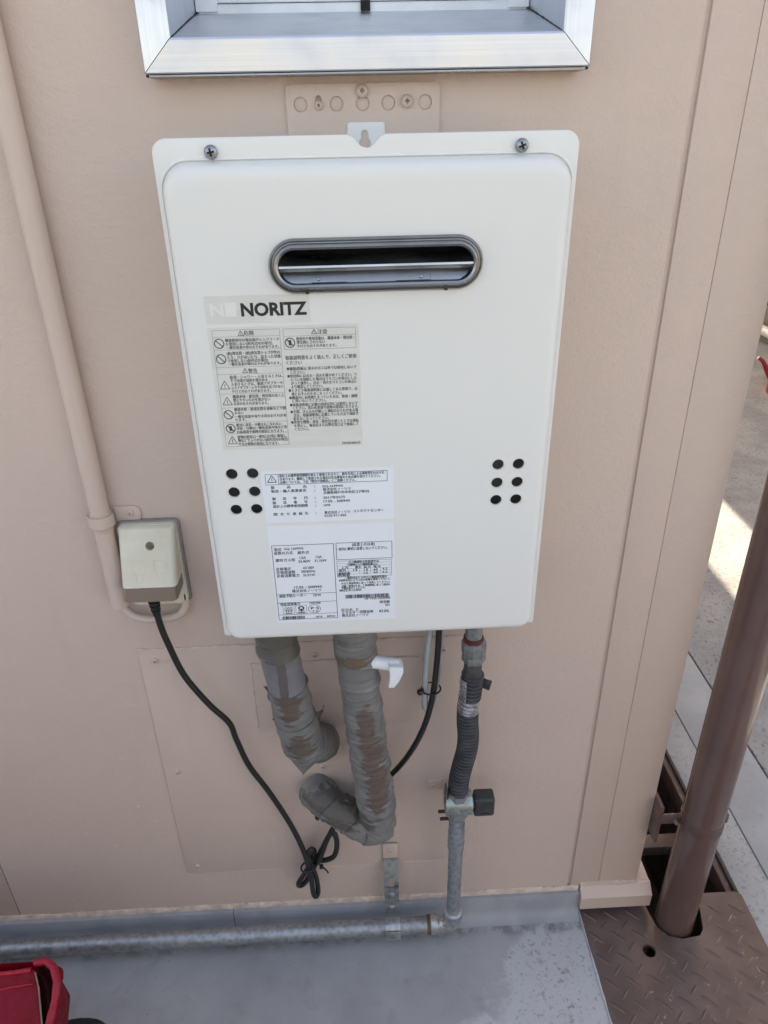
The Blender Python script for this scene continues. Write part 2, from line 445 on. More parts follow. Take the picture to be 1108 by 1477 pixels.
tape_mat('tape_right', G1, [((-.004, -.11, .522), (.011, .06, .042), 1.0, 95, None), ((.003, -.11, .470), (.0145, .06, .042), 1.0, 85, None), ((.009, -.11, .418), (.0165, .06, .050), 1.1, 85, None),
    ((-.017, -.11, .632), (.022, .06, .009), 1.6, 80, (.14, .10, .066, 1)), ((-.050, -.08, .345), (.055, .06, .024), 1.4, 40, (.095, .08, .068, 1))])
tape_mat('tape_purple', (.215, .21, .225, 1), [((-.101, -.11, .605), (.0055, .06, .07), .25, 40, (.115, .098, .092, 1))])
t = NT('hose_rubber'); t.bump(t.noise(200, 3), .15, .0006)
MAT['hose_rubber'] = t.done(t.mix(t.ramp(t.noise(50, 4), .35, .7), (.036, .034, .036, 1), (.068, .064, .066, 1)), .52, 0)
def galv(name, base, rough=.42, metal=.75, rust=0):
    t = NT(name)
    c = t.mix(t.ramp(t.voro(130), .1, .8), tuple(v*.72 for v in base[:3])+(1,), base)
    c = t.mix(t.math('MULTIPLY', t.ramp(t.noise(22, 5, .65), .48, .72), .6), c, (base[0]*.5, base[1]*.5, base[2]*.5, 1))
    wh = t.ramp(t.noise(75, 4, .7), .66, .74); c = t.mix(t.math('MULTIPLY', wh, .55), c, (.55, .53, .48, 1))
    if rust: c = t.mix(t.math('MULTIPLY', t.ramp(t.noise(55, 4, .7), .62-rust, .70-rust), .8), c, (.17, .07, .03, 1))
    t.bump(t.noise(140, 4), .25, .0008)
    MAT[name] = t.done(c, t.ramp(t.noise(60, 3), .3, .7, rough-.08, rough+.16), metal)
galv('galvanised', (.40, .425, .44, 1)); galv('galvanised_dull', (.27, .285, .285, 1), .5, .55); galv('galvanised_bright', (.56, .575, .57, 1), .34, .85)
galv('rust_band', (.17, .11, .075, 1), .75, .1, .12)
galv('valve_body', (.40, .455, .42, 1), .30, .8); galv('strap_zinc', (.34, .365, .36, 1), .42, .7, .02)
simple('red_lead', (.10, .022, .014), .6); simple('valve_handle', (.036, .037, .038), .45, 0, .3, 60, .2)
simple('bolt_rusty', (.075, .05, .04), .6, .4, .3, 200); simple('foil', (.60, .62, .64), .3, .8, .35, 120, .5, 160); simple('tape_end', (.10, .095, .09), .6)
t = NT('downspout_brown'); t.bump(t.noise(8, 2), .05, .004)
c = t.mix(t.ramp(t.noise(14, 4), .35, .7), (.125, .072, .062, 1), (.145, .086, .075, 1)); MAT['downspout_brown'] = t.done(c, t.ramp(t.noise(30, 3), .3, .7, .13, .24), 0, .6)
simple('brown_fitting', (.125, .073, .063), .4, 0, .2)
t = NT('plate_brown')
c = t.mix(t.ramp(t.noise(16, 5, .6), .32, .7), (.102, .066, .057, 1), (.152, .10, .088, 1))
c = t.mix(t.math('MULTIPLY', t.ramp(t.noise(26, 5, .7), .60, .74), .5), c, (.13, .105, .075, 1))
chip = t.math('MULTIPLY', t.ramp(t.noise(95, 5, .75, None, .8), .625, .67), t.ramp(t.noise(9, 2), .44, .56)); c = t.mix(t.math('MULTIPLY', chip, .8), c, (.40, .36, .33, 1))
t.bump(t.noise(60, 4), .3, .0012); MAT['plate_brown'] = t.done(c, t.ramp(t.noise(24, 4), .3, .7, .30, .52), 0, .5)
t = NT('floor_grey')
c = t.mix(t.ramp(t.noise(7, 5, .6), .3, .72), (.325, .328, .336, 1), (.41, .413, .419, 1))
c = t.mix(t.math('MULTIPLY', t.ramp(t.noise(24, 5, .65), .52, .74), .42), c, (.25, .245, .235, 1))
w1 = t.math('MULTIPLY', t.patch((.34, -.20, 0), (.17, .19, .1), .55, 14, .10), 1.); w2 = t.patch((.20, -.26, 0), (.12, .10, .1), .5, 18, .12)
worn = t.math('MAXIMUM', w1, w2)
c = t.mix(t.math('MULTIPLY', worn, .72), c, (.56, .57, .585, 1))
fl = t.ramp(t.noise(120, 5, .7, None, 1.2), .56, .64); c = t.mix(t.math('MULTIPLY', t.math('MULTIPLY', fl, worn), .62), c, (.16, .16, .145, 1))
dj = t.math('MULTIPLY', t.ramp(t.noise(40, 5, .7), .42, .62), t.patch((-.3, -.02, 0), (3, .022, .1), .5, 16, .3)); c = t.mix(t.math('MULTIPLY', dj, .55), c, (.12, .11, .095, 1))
sc = t.ramp(t.noise(1, 4, .7, t.mapping((14, 150, 1), (0, 0, R(25)))), .66, .72); c = t.mix(t.math('MULTIPLY', sc, .22), c, (.52, .53, .54, 1))
spk = t.ramp(t.noise(190, 2), .70, .74); c = t.mix(t.math('MULTIPLY', spk, .55), c, (.09, .085, .075, 1))
mo = t.math('MULTIPLY', t.ramp(t.noise(60, 5, .7), .55, .66), t.patch((.283, -.11, 0), (.035, .13, .1), .6, 22, .2)); c = t.mix(t.math('MULTIPLY', mo, .6), c, (.11, .105, .07, 1))
t.bump(t.noise(45, 4), .25, .0016); t.bump(fl, .15, .0006)
MAT['floor_grey'] = t.done(c, t.ramp(t.noise(12, 4), .3, .7, .42, .62), 0, .45)
t = NT('upstand_grey'); c = t.mix(t.ramp(t.noise(18, 4), .3, .7), (.30, .305, .322, 1), (.37, .375, .392, 1)); t.bump(t.noise(40, 3), .2, .001); MAT['upstand_grey'] = t.done(c, .5, 0)
def conc(name, a, b, sp=.5, rough_b=.6):
    t = NT(name); c = t.mix(t.ramp(t.noise(6, 5, .6), .3, .7), a, b)
    f = t.ramp(t.noise(105, 4, .7, None, .9), .53, .66); c = t.mix(t.math('MULTIPLY', f, sp), c, tuple(v*.38 for v in a[:3])+(1,))
    mo = t.math('MULTIPLY', t.ramp(t.noise(11, 5, .65), .58, .74), .25); c = t.mix(mo, c, (.15, .16, .12, 1))
    t.bump(t.noise(150, 4, .7), rough_b, .002); MAT[name] = t.done(c, .8, 0, .3)
conc('concrete_rough', (.29, .30, .315, 1), (.40, .412, .43, 1), .75); conc('concrete_smooth', (.33, .35, .375, 1), (.41, .43, .455, 1), .14, .2); conc('concrete_kerb', (.31, .32, .33, 1), (.42, .43, .44, 1), .45)
simple('ground_earth', (.16, .15, .135), .9, 0, .25, 12, .5, 60); simple('trench_wall', (.055, .048, .042), .9, 0, .3, 20, .5, 80)
t = NT('bag_red'); t.bump(t.noise(18, 4, .6), .8, .012); t.bump(t.noise(80, 3), .35, .002)
MAT['bag_red'] = t.done(t.mix(t.ramp(t.noise(9, 3), .3, .7), (.30, .006, .020, 1), (.42, .010, .032, 1)), .48, 0, .4)
simple('bag_lining', (.08, .006, .008), .6); simple('bag_piping', (.22, .16, .11), .5); simple('pouch_black', (.010, .010, .011), .55)
simple('roof_metal', (.30, .31, .31), .5, .2, .08, 4); simple('shed_wall', (.26, .235, .20), .6, 0, .08, 6); simple('rail_white', (.72, .71, .68), .45)
simple('can_red', (.38, .012, .025), .4)

# ---------------------------------------------------------------- ground, floor, pavement
TX0, TX1, TY0, TY1 = .360, .636, -1.6, 3.2         # the drain channel between building and pavement
bm = B(); X = [-600, TX0, TX1, 600]; Yv = [-600, TY0, TY1, 600]; gz = -.014
V = {(i, j): bm.verts.new((X[i], Yv[j], gz)) for i in range(4) for j in range(4)}
for i in range(3):
    for j in range(3):
        if (i, j) != (1, 1): bm.faces.new((V[i, j], V[i+1, j], V[i+1, j+1], V[i, j+1]))
struct(obj('ground', bm, 'ground_earth'))
bm = B(); T = {}
for i, x in ((0, TX0), (1, TX1)):
    for j, y in ((0, TY0), (1, TY1)):
        for k, z in ((0, -.34), (1, gz-.001)): T[i, j, k] = bm.verts.new((x, y, z))
for a in (((0, 0), (0, 1)), ((1, 1), (1, 0)), ((0, 1), (1, 1)), ((1, 0), (0, 0))): bm.faces.new((T[a[0]+(0,)], T[a[1]+(0,)], T[a[1]+(1,)], T[a[0]+(1,)]))
bm.faces.new((T[0, 0, 0], T[1, 0, 0], T[1, 1, 0], T[0, 1, 0])); dr = struct(obj('drain_channel', bm, 'trench_wall'))
boxo('channel_edge', .6225, .6352, -.02, 3.1, -.052, -.0155, 'plate_brown', dr, .001)
boxo('channel_edge', .470, .476, .03, 3.1, -.12, -.03, 'plate_brown', dr, .001)
for yy in (.16, .75, 1.5): boxo('channel_brace', .4765, .622, yy, yy+.03, -.10, -.075, 'plate_brown', dr, .001)
fl = struct(obj('floor', box(B(), -8, .3475, -6, .03, -.0138, 0, .002, 2), 'floor_grey'))
# upstand: the floor coating turned up against the wall, cove at its foot
pts = [(.004, .047), (-.0075, .047), (-.0085, .0445), (-.009, .018), (-.0115, .008), (-.018, .0018), (-.028, .0002), (.004, .0002)]
def extr_x(pts, x0, x1): return loft(B(), [[(x, y, z) for y, z in pts] for x in (x0, x1)])
for x0, x1 in ((-3.2, -.2365), (-.2355, .3455)): obj('upstand', extr_x(pts, x0, x1), 'upstand_grey', fl)
pv = struct(obj('pavement', box(B(), .8145, 9, -6, 9, -.0138, .0, .003, 2), 'concrete_rough'))
for k in range(3): boxo('kerb_stone', .6365, .6998, -2.6+k*2.0, -.602+k*2.0, -.0138, -.001, 'concrete_kerb', pv, .003)
for k in range(3): boxo('edge_slab', .7003, .8105, -3.0+k*2.4, -.603+k*2.4, -.0138, .001, 'concrete_smooth', pv, .003)
# ---------------------------------------------------------------- the building
bl = thing('prefab_building', 'beige painted metal panel building with a window above the water heater', 'building', (0, 0, 0))
WX0, WX1, WZ0, WZ1 = -.168, .213, 1.249, 1.86      # window opening
def panel(x0, x1, y0=0, hole=False, z0=.0575, z1=2.36, name='wall_panel'):
    bm = B()
    if not hole: box(bm, x0, x1, y0, y0+.05, z0, z1, .0012, 2)
    else:
        prism(bm, [(x0, z0), (x1, z0), (x1, z1), (x0, z1)], y0, y0+.05); c = prism(B(), [(WX0, WZ0), (WX1, WZ0), (WX1, WZ1), (WX0, WZ1)], y0-.1, y0+.2)
        return obj(name, boolean(bm, c), 'wall_paint', bl)
    return obj(name, bm, 'wall_paint', bl)
for k in range(3): panel(-.585-.92*(k+1), -.5855-.92*k)
panel(-.5835, .3250, 0, True); panel(.3304, .3774, -.0006); panel(.3777, .4430, -.0002)
boxo('panel_joint', .318, .336, .0030, .03, .0575, 2.36, 'wall_paint', bl, 0)
boxo('panel_joint', -3.3, .30, .0515, .10, .0, 1.2, 'trench_wall', bl, 0)
boxo('side_wall', .393, .4425, .0512, 4.2, .03, 2.36, 'wall_paint', bl, .001)
boxo('back_wall', -3.3, .392, 4.15, 4.2, .03, 2.36, 'wall_paint', bl, .001)
boxo('side_wall', -3.36, -3.31, .0, 4.2, .03, 2.36, 'wall_paint', bl, .001)
# unseen roof, its wide eave sized to shade the pavement side
obj('roof', box(B(), -3.7, 1.18, -.06, 5.2, 2.365, 2.43, .01, 2), 'roof_metal', bl)
# base flashing at the corner
bm = B(); sec = [(.002, .0585), (-.002, .0580), (-.0150, .0460), (-.0165, .0440), (-.0165, .0165), (-.012, .0165), (.002, .0165)]
obj('base_flashing', loft(bm, [[(x, y, z) for y, z in sec] for x in (.3465, .4665)]), 'fitting_paint', bl, ang=18)
boxo('base_flashing', .4435, .4665, .0025, 4.15, .0165, .058, 'fitting_paint', bl, .002)
# crumbling sealant bead along the foot of the wall
def bead(x0, x1, z, n):
    loops = []
    for i in range(n):
        x = x0+(x1-x0)*i/(n-1); h = .0085+.0025*noise.noise((x*22, 0, 1))+.0028*noise.noise((x*170, 3, 1)); d = .0028+.0014*noise.noise((x*45, 9, 2))+.0014*noise.noise((x*260, 9, 2))
        loops.append([(x, .001, z), (x, -d*.8, z-.0005), (x, -d, z+h*.35), (x, -d*.72, z+h*.8), (x, -.001, z+h*1.25), (x, .001, z+h*1.25)])
    return loft(B(), loops)
obj('sealant_bead', bead(-1.6, .3445, .0472, 700), 'sealant', bl, ang=70)
obj('sealant_bead', [bead(.347, .443, .0545, 60)][0], 'fitting_paint', bl, ang=70)
# paint drips and lumps on the wall
for px, pz, s in ((-.35, .30, .0035), (-.33, .265, .003), (-.355, .40, .003), (-.40, .215, .0028), (-.44, .245, .003), (-.47, .42, .002), (-.115, 1.165+.03, .002), (.255, .9, .0016), (-.24, 1.12, .0016)):
    obj('paint_lump', lathe(B(), (px, .0005, pz), (0, -1, 0), [(0, s*1.2), (s*.25, s), (s*.42, s*.5), (s*.45, .0001)], 10), 'fitting_paint', bl)
def ridge(pts, r, name='paint_ridge'): return obj(name, sweep(B(), [(x, -.0002, z) for x, z in pts], lambda s, a, L, p: r*(.7+.5*noise.noise(p*160)), 60, 6), 'fitting_paint', bl)
# window
wd = obj('window', box(B(), WX0+.006, WX1-.006, .128, .134, 1.34, WZ1-.004, 0), 'frosted_glass', bl)
def mitred(name, side, mat):
    # section: u = distance from outer edge inward, y
    sec = [(0, .004), (0, -.030), (.001, -.0315), (.0245, -.0325), (.0262, -.0315), (.0268, -.029), (.0268, .128), (.020, .128), (.020, .004)]
    x0, x1, z0, z1 = -.1715, .2165, 1.2445, 1.868; g = .0004; L = []
    if side in 'BT':
        for e in (0, 1):
            lp = []
            for u, y in sec:
                lift = .027*max(0, y+.03)/.13 if side == 'B' and u > .019 and y > -.029 else 0
                x = x0+u+g if e == 0 else x1-u-g
                lp.append((x, y, z0+u+lift if side == 'B' else z1-u))
            L.append(lp)
    else:
        for e in (0, 1):
            lp = []
            for u, y in sec:
                lift = .027*max(0, y+.03)/.13 if e == 0 and u > .019 and y > -.029 else 0
                x = x0+u if side == 'L' else x1-u
                lp.append((x, y, z0+u+g+lift if e == 0 else z1-u-g))
            L.append(lp)
    return obj(name, loft(B(), L), mat, wd, ang=30)
mitred('sill', 'B', 'aluminium'); mitred('frame', 'L', 'aluminium_jamb'); mitred('frame', 'R', 'aluminium_jamb'); mitred('frame', 'T', 'aluminium')
# grime in the mitre joints
for sx, xa in ((1, -.1715), (-1, .2165)):
    obj('sealant_joint', sweep(B(), [(xa+sx*.0268, -.0285, 1.2713), (xa+sx*.0266, .05, 1.2883), (xa+sx*.0268, .126, 1.3035)], lambda s, a, L, p: .0009+.0016*max(0, s/L-.55)+.0006*noise.noise(p*120), 30, 6), 'dark_seal', wd)
    obj('corner_plug', box(B(), min(xa+sx*.0002, xa+sx*.0016), max(xa+sx*.0002, xa+sx*.0016), -.027, -.012, 1.2422, 1.2443, .0003), 'dark_seal', wd)
boxo('drip_edge', -.1685, .2135, -.0285, .003, 1.2415, 1.2441, 'steel_dark', wd, .0006)
boxo('sash_rail', -.142, .187, .112, .127, 1.2985, 1.3088, 'sash_white', wd, .0006)
boxo('sash_rail', -.142, .187, .109, .127, 1.3094, 1.345, 'sash_white', wd, .001)
boxo('sash_stile', -.144, -.1225, .1085, .1275, 1.302, 1.80, 'sash_white', wd, .001); boxo('sash_stile', .1675, .189, .1085, .1275, 1.302, 1.80, 'sash_white', wd, .001)
boxo('weep_hole', .0195, .0290, .1080, .1117, 1.3012, 1.3100, 'black_void', wd, 0)
# patch panels on the lower wall
pp = obj('patch_panel', prism(B(), rrect(-.299, .160, .1425, .5975, (.001, .008, .012, .001)), -.0012, .001, .0004), 'patch_paint', bl)
p2 = boxo('patch_panel', -.1535, .072, -.0032, -.0013, .4495, .5675, 'patch_paint', bl, .0004)
SM_SCREW = screw_mesh(.0042, .0022)
for x, z in ((-.279, .579), (-.280, .372), (-.280, .160), (-.068, .577), (-.069, .369), (.105, .577)):
    obj('screw', SM_SCREW, 'fitting_paint', pp, loc=(x, -.0020, z))
obj('paint_ridge', sweep(B(), [(-.299, -.0012, .5695), (-.27, -.0014, .5735), (-.235, -.0012, .5985)], lambda s, a, L, p: .0010*(.7+.5*noise.noise(p*160)), 50, 6), 'fitting_paint', pp)
obj('paint_ridge', sweep(B(), [(-.1535, -.0030, .566), (-.1545, -.003, .51), (-.155, -.003, .449)], lambda s, a, L, p: .0016*(.6+.9*noise.noise(p*130)), 80, 6), 'sealant', p2)
obj('paint_ridge', sweep(B(), [(-.155, -.0030, .449), (-.135, -.003, .4495), (-.12, -.003, .4495)], lambda s, a, L, p: .0014*(.6+.9*noise.noise(p*130)), 40, 6), 'sealant', p2)
obj('paint_ridge', sweep(B(), [(-.155, -.0030, .567), (-.03, -.0032, .568), (.072, -.003, .568)], lambda s, a, L, p: .0009*(.6+.9*noise.noise(p*130)), 80, 6), 'fitting_paint', p2)
obj('paint_ridge', sweep(B(), [(-.299, -.0010, .598), (-.03, -.0012, .5985), (.15, -.001, .598)], lambda s, a, L, p: .0016*(.6+.9*noise.noise(p*110)), 160, 6), 'sealant', pp)
for P_ in ([(-.2995, -.0008, .598), (-.300, -.0008, .37), (-.2998, -.0008, .142)], [(-.2995, -.0008, .142), (-.07, -.0008, .1422), (.155, -.0008, .142)], [(.1602, -.0008, .15), (.1603, -.0008, .36), (.1602, -.0008, .585)]):
    obj('paint_ridge', sweep(B(), P_, lambda s, a, L, p: .0009*(.5+.9*noise.noise(p*60)), 120, 6), 'fitting_paint', pp)
# round sleeve where the left pipe enters
obj('pipe_sleeve', lathe(B(), (-.066, .002, .421), (0, -1, 0), [(0, .030), (.006, .030), (.012, .0285), (.020, .0275), (.0205, .020)], 36), 'fitting_paint', bl)

# ---------------------------------------------------------------- mounting plate above the heater
mp = thing('mounting_plate', 'beige painted steel hanging plate with round knockouts under the window', 'bracket', (.017, 0, 1.15))
bm = prism(B(), rrect(-.0535, .0875, 1.05, 1.2355, (.002, .002, .004, .004)), -.0038, -.0003, .0006)
c = B()
HX = (-.0405, -.0075, .0165, .0400, .0740)
for x in HX: prism(c, circle(x, 1.2195, .0062), -.01, .01)
prism(c, rrect(-.0268, -.0212, 1.2155, 1.2265, .0027), -.01, .01)
obj('plate', boolean(bm, c), 'fitting_paint', mp)
for x in HX: obj('knockout', prism(B(), circle(x, 1.2195, .0059), -.0018, -.0002), 'fitting_paint', mp)
SB_SCREW = screw_mesh(.0057, .0042, .38); SS_SCREW = screw_mesh(.0040, .0034, .38)
obj('screw', SB_SCREW, 'fitting_paint', mp, loc=(.0163, -.0058, 1.2295)); obj('screw', SB_SCREW, None, mp, loc=(.0573, -.0058, 1.2205)); obj('screw', SS_SCREW, 'fitting_paint', mp, loc=(-.0238, -.0054, 1.2185))

# ---------------------------------------------------------------- the water heater
wh = thing('water_heater', 'white wall hung gas water heater with oval steel flue outlet and printed stickers', 'water heater', (.017, -.05, .70))
FY = -.11
def ring(x0, x1, z0, z1, r, y): return [(x, y, z) for x, z in rrect(x0, x1, z0, z1, r, 8)]
X0, X1, Z0, Z1 = -.1572, .1916, .6985, 1.1972
rx0, rx1, rz0, rz1 = -.1528, .1876, .7005, 1.1805
loops = [ring(X0+.0006, X1-.0006, Z0+.0006, Z1-.0006, (.0028, .0028, .0115, .0115), FY+.006), ring(X0, X1, Z0, Z1, (.003, .003, .012, .012), FY+.0015), ring(X0+.0003, X1-.0003, Z0+.0003, Z1-.0003, (.003, .003, .0118, .0118), FY+.0004), ring(X0+.0012, X1-.0012, Z0+.001, Z1-.0012, (.003, .003, .011, .011), FY)]
def em(i, d, lip=0):
    b = max(0, i); k = .55 if i > 0 else 1
    return ring(rx0+i*.8, rx1-i*.8, rz0+i*.75, rz1-i, (max(.018-b, .006), max(.018-b, .006), max(.0235-b*k, .008), max(.0235-b*k, .008)), FY-d)
loops += [em(-.0022, .0), em(-.0012, .0009), em(-.0004, .0009), em(.0001, .0), em(.0004, -.0006), em(.0011, .0012), em(.0018, .006), em(.0030, .0105), em(.0050, .0134), em(.0078, .0152), em(.0110, .0159), em(.0150, .0161)]
bm = loft(B(), loops, False, True)
bmesh.ops.recalc_face_normals(bm, faces=bm.faces)
sh = bmesh.ops.solidify(bm, geom=list(bm.faces), thickness=.0010)
c = B()
for x in (-.1232, -.1030, .1370, .1572):
    for z in (.9060, .8862, .8668): prism(c, circle(x, z, .0061, 28), FY-.03, FY-.004)
prism(c, rrect(-.0655, .1085, 1.0805, 1.1175, .0185, 10), FY-.03, FY-.004)
prism(c, [(.0015, 1.21), (.0015, 1.1966), (.0045, 1.1955), (.0085, 1.1915), (.0118, 1.1885), (.0165, 1.187), (.0212, 1.1885), (.0245, 1.1915), (.0285, 1.1955), (.0315, 1.1966), (.0315, 1.21)], FY-.0025, FY+.02)
me = boolean(bm, c)
assert len(me.polygons) > 150, len(me.polygons)
obj('front_cover', me, 'enamel_white', wh)
for x in (-.1232, -.1030, .1370, .1572):
    for z in (.9060, .8862, .8668): obj('vent_rim', loft(B(), [[(px, y, pz) for px, pz in circle(x, z, r, 28)] for r, y in ((.0064, FY-.0163), (.0061, FY-.0165), (.0057, FY-.0161), (.0056, FY-.0140), (.0058, FY-.0138), (.0060, FY-.0150))], False, False), 'enamel_white', wh)
# casing behind the cover: open front box, back plate with the hanging tab
cx0, cx1, cz0, cz1 = -.1485, .1835, .7125, 1.1835
bm = prism(B(), [(cx0, cz0), (cx1, cz0), (cx1, cz1), (cx0, cz1)], -.0040, FY+.0065); c = prism(B(), [(cx0+.001, cz0+.001), (cx1-.001, cz0+.001), (cx1-.001, cz1-.001), (cx0+.001, cz1-.001)], -.0055, FY-.02)
obj('casing', boolean(bm, c), 'enamel_white', wh)
boxo('inner_chamber', cx0+.012, cx1-.012, -.095, -.03, .725, 1.065, 'case_steel', wh, .003)
boxo('inner_shield', cx0+.010, cx1-.010, -.1035, -.1015, .7235, .84, 'steel_baffle', wh, .0005)
bm = prism(B(), [(-.006, 1.15), (.040, 1.15), (.036, 1.1985), (.0365, 1.2025), (.0345, 1.2043), (.0035, 1.2043), (.0015, 1.2025), (.002, 1.1985)], -.0052, -.0030, .0003)
kh = [(.0140, 1.1935)]+[(.0175+.0033*math.cos(R(a)), 1.195+.0033*math.sin(R(a))) for a in range(165, -1, -15)]
kh = [(.0175+.0034*math.cos(R(a)), 1.1945+.0034*math.sin(R(a))) for a in range(0, 181, 15)]+[(.0141, 1.1905)]+[(.0175+.0055*math.cos(R(a)), 1.1865+.0055*math.sin(R(a))) for a in range(135, 406, 15)]+[(.0209, 1.1905)]
obj('hanging_tab', boolean(bm, prism(B(), kh, -.02, .0)), 'enamel_white', wh)
HS = screw_mesh(.0056, .0042)
for x in (-.1092, .1432):
    s = obj('screw', HS, 'screw_zinc', wh, loc=(x, FY-.0022, 1.1865)); s.rotation_euler = (0, R(random.uniform(-30, 30)), 0)
    cb = B(); box(cb, -.0027, .0027, -.0012, -.0002, -.00075, .00075); box(cb, -.00075, .00075, -.00121, -.00021, -.0027, .0027)  # dark cross laid in the shallow cut, painting a deep recess's shade
    q = obj('cross_shade', cb, 'recess_shade', None); q.parent = s
# flue outlet
def stad(dx, y, dz=None):
    dz = dx if dz is None else dz; a, b, e, f = -.0692+dx, .1122-dx, 1.0768+dz, 1.1212-dz
    return [(x, y, z) for x, z in rrect(a, b, e, f, (f-e)/2-1e-4, 12)]
yF = FY-.016
fo = obj('flue_outlet', loft(B(), [stad(.0035, yF+.012), stad(0, yF+.0002), stad(-.0003, yF-.0035), stad(.0012, yF-.0062), stad(.0028, yF-.0048), stad(.0034, yF-.0050), stad(.0046, yF-.0085), stad(.0062, yF-.0098), stad(.0080, yF-.0088), stad(.0088, yF-.004), stad(.0088, yF+.02), stad(.0035, yF+.0121)], False, False), 'steel_dark', wh, ang=50)
sec = [(yF-.0082, 1.0975), (yF-.0092, 1.0985), (yF-.0088, 1.1002), (yF-.002, 1.1022), (yF+.020, 1.1042), (yF+.020, 1.1032), (yF-.001, 1.1008), (yF-.006, 1.0985)]
obj('blade', extr_x(sec, -.0605, .1035), 'steel_baffle', fo)
sec = [(yF-.0080, 1.0985), (yF-.0040, 1.0948), (yF-.0030, 1.0948), (yF-.0070, 1.0986)]
obj('blade', extr_x(sec, -.0605, .1035), 'steel_baffle', fo)
sec = [(yF+.003, 1.0955), (yF-.004, 1.0846), (yF-.003, 1.0842), (yF+.004, 1.0950)]
obj('baffle', extr_x(sec, -.0625, .1055), 'steel_baffle', fo)
for x0, x1 in ((-.058, -.034), (-.004, .038), (.068, .094)):
    sec = [(yF+.0008, 1.0938), (yF-.0052, 1.0852), (yF-.0044, 1.0846), (yF+.0018, 1.0934)]
    obj('baffle_tab', extr_x(sec, x0, x1), 'steel_baffle', fo)
for x in (-.028, .060): obj('rivet', lathe(B(), (x, yF-.0026, 1.0885), (0, -.85, .5), [(0, .0016), (.0006, .0015), (.001, .0001)], 10), 'screw_zinc', fo)
for x in (-.038, .081): obj('notch', box(B(), x-.0016, x+.0016, yF-.0066, yF+.0005, 1.0766, 1.0782, .0004), 'black_void', fo)
bm = loft(B(), [stad(.0078, yF+.0125), stad(.0078, yF+.045)], False, True); obj('duct', bm, 'black_void', fo)
# ---------------------------------------------------------------- stickers
SY = FY-.0161
YS, YI = SY-.00025, SY-.00042
_tc = {}
def text_geo(body, bold=0):
    k = (body, bold)
    if k in _tc: return _tc[k]
    cu = bpy.data.curves.new('txt', 'FONT'); cu.body = body; cu.size = 1; cu.resolution_u = 3; cu.offset = bold; cu.fill_mode = 'FRONT'
    o = bpy.data.objects.new('txt', cu); COL.objects.link(o)
    dg = bpy.context.evaluated_depsgraph_get(); me = bpy.data.meshes.new_from_object(o.evaluated_get(dg))
    v = [(p.co.x, p.co.y) for p in me.vertices]; f = [tuple(p.vertices) for p in me.polygons]
    bpy.data.objects.remove(o); bpy.data.curves.remove(cu); bpy.data.meshes.remove(me)
    _tc[k] = (v, f); return v, f
class Ink:
    def __init__(s): s.v = []; s.f = []
    def poly(s, pts): n = len(s.v); s.v += [(x, YI, z) for x, z in pts]; s.f.append(tuple(range(n, n+len(pts))))
    def bar(s, x0, x1, z0, z1): s.poly([(x0, z0), (x1, z0), (x1, z1), (x0, z1)])
    def line(s, a, b, w):
        a, b = Vector(a), Vector(b); d = (b-a).normalized()*w/2; n = Vector((-d.y, d.x)); s.poly([a+n, a-n, b-n, b+n])
    def frame(s, x0, x1, z0, z1, w=.00035):
        s.bar(x0, x1, z0, z0+w); s.bar(x0, x1, z1-w, z1); s.bar(x0, x0+w, z0+w, z1-w); s.bar(x1-w, x1, z0+w, z1-w)
    def ringc(s, cx, cz, r, w, n=28, sx=1):
        for k in range(n):
            a, b = 2*math.pi*k/n, 2*math.pi*(k+1)/n; s.poly([(cx+sx*q*math.cos(e), cz+q*math.sin(e)) for e, q in ((a, r), (b, r), (b, r-w), (a, r-w))])
    def ban(s, cx, cz, r=.0046, w=.0009): s.ringc(cx, cz, r, w); s.line((cx-r*.64, cz+r*.64), (cx+r*.64, cz-r*.64), w)
    def tri(s, cx, cz, r, w):
        P = [Vector((cx+r*math.cos(R(a)), cz+r*math.sin(R(a)))) for a in (90, 210, 330)]
        for i in range(3): s.line(P[i], P[(i+1) % 3], w)
        s.bar(cx-w*.5, cx+w*.5, cz-r*.10, cz+r*.42); s.bar(cx-w*.5, cx+w*.5, cz-r*.33, cz-r*.18)
    def text(s, body, x0, x1, zc, h, bold=0):
        if any(ord(c_) > 0x2000 for c_ in body): bold = 0
        v, f = text_geo(body, bold)
        if not v: return
        ax = min(p[0] for p in v); bx = max(p[0] for p in v); az = min(p[1] for p in v); bz = max(p[1] for p in v)
        kx = (x1-x0)/max(bx-ax, 1e-4); cjk = any(ord(c_) > 0x2000 for c_ in body)
        if cjk: kz = h/.92; zm = .36
        else: kz = h*.86/max(.35, bz-az); zm = (az+bz)/2
        for off, dy in (((-.00009, 0), (.00009, -.00003)) if cjk else ((0, 0),)):
            n = len(s.v); s.v += [(x0+(px-ax)*kx+off, YI+dy, zc+(pz-zm)*kz) for px, pz in v]; s.f += [tuple(i+n for i in q) for q in f]
    def done(s, name, mat, parent):
        me = bpy.data.meshes.new(name); me.from_pydata(s.v, [], s.f); me.update(); me.materials.append(MAT[mat])
        if me.polygons and sum(p.normal.y*p.area for p in me.polygons) > 0: me.flip_normals()
        o = bpy.data.objects.new(name, me); COL.objects.link(o); set_parent(o, parent); return o
def sticker(x0, x1, z0, z1, mat, label, r=.0006):
    return obj('sticker', prism(B(), rrect(x0, x1, z0, z1, r, 3), YS, SY-.00002), mat, wh, label=label)
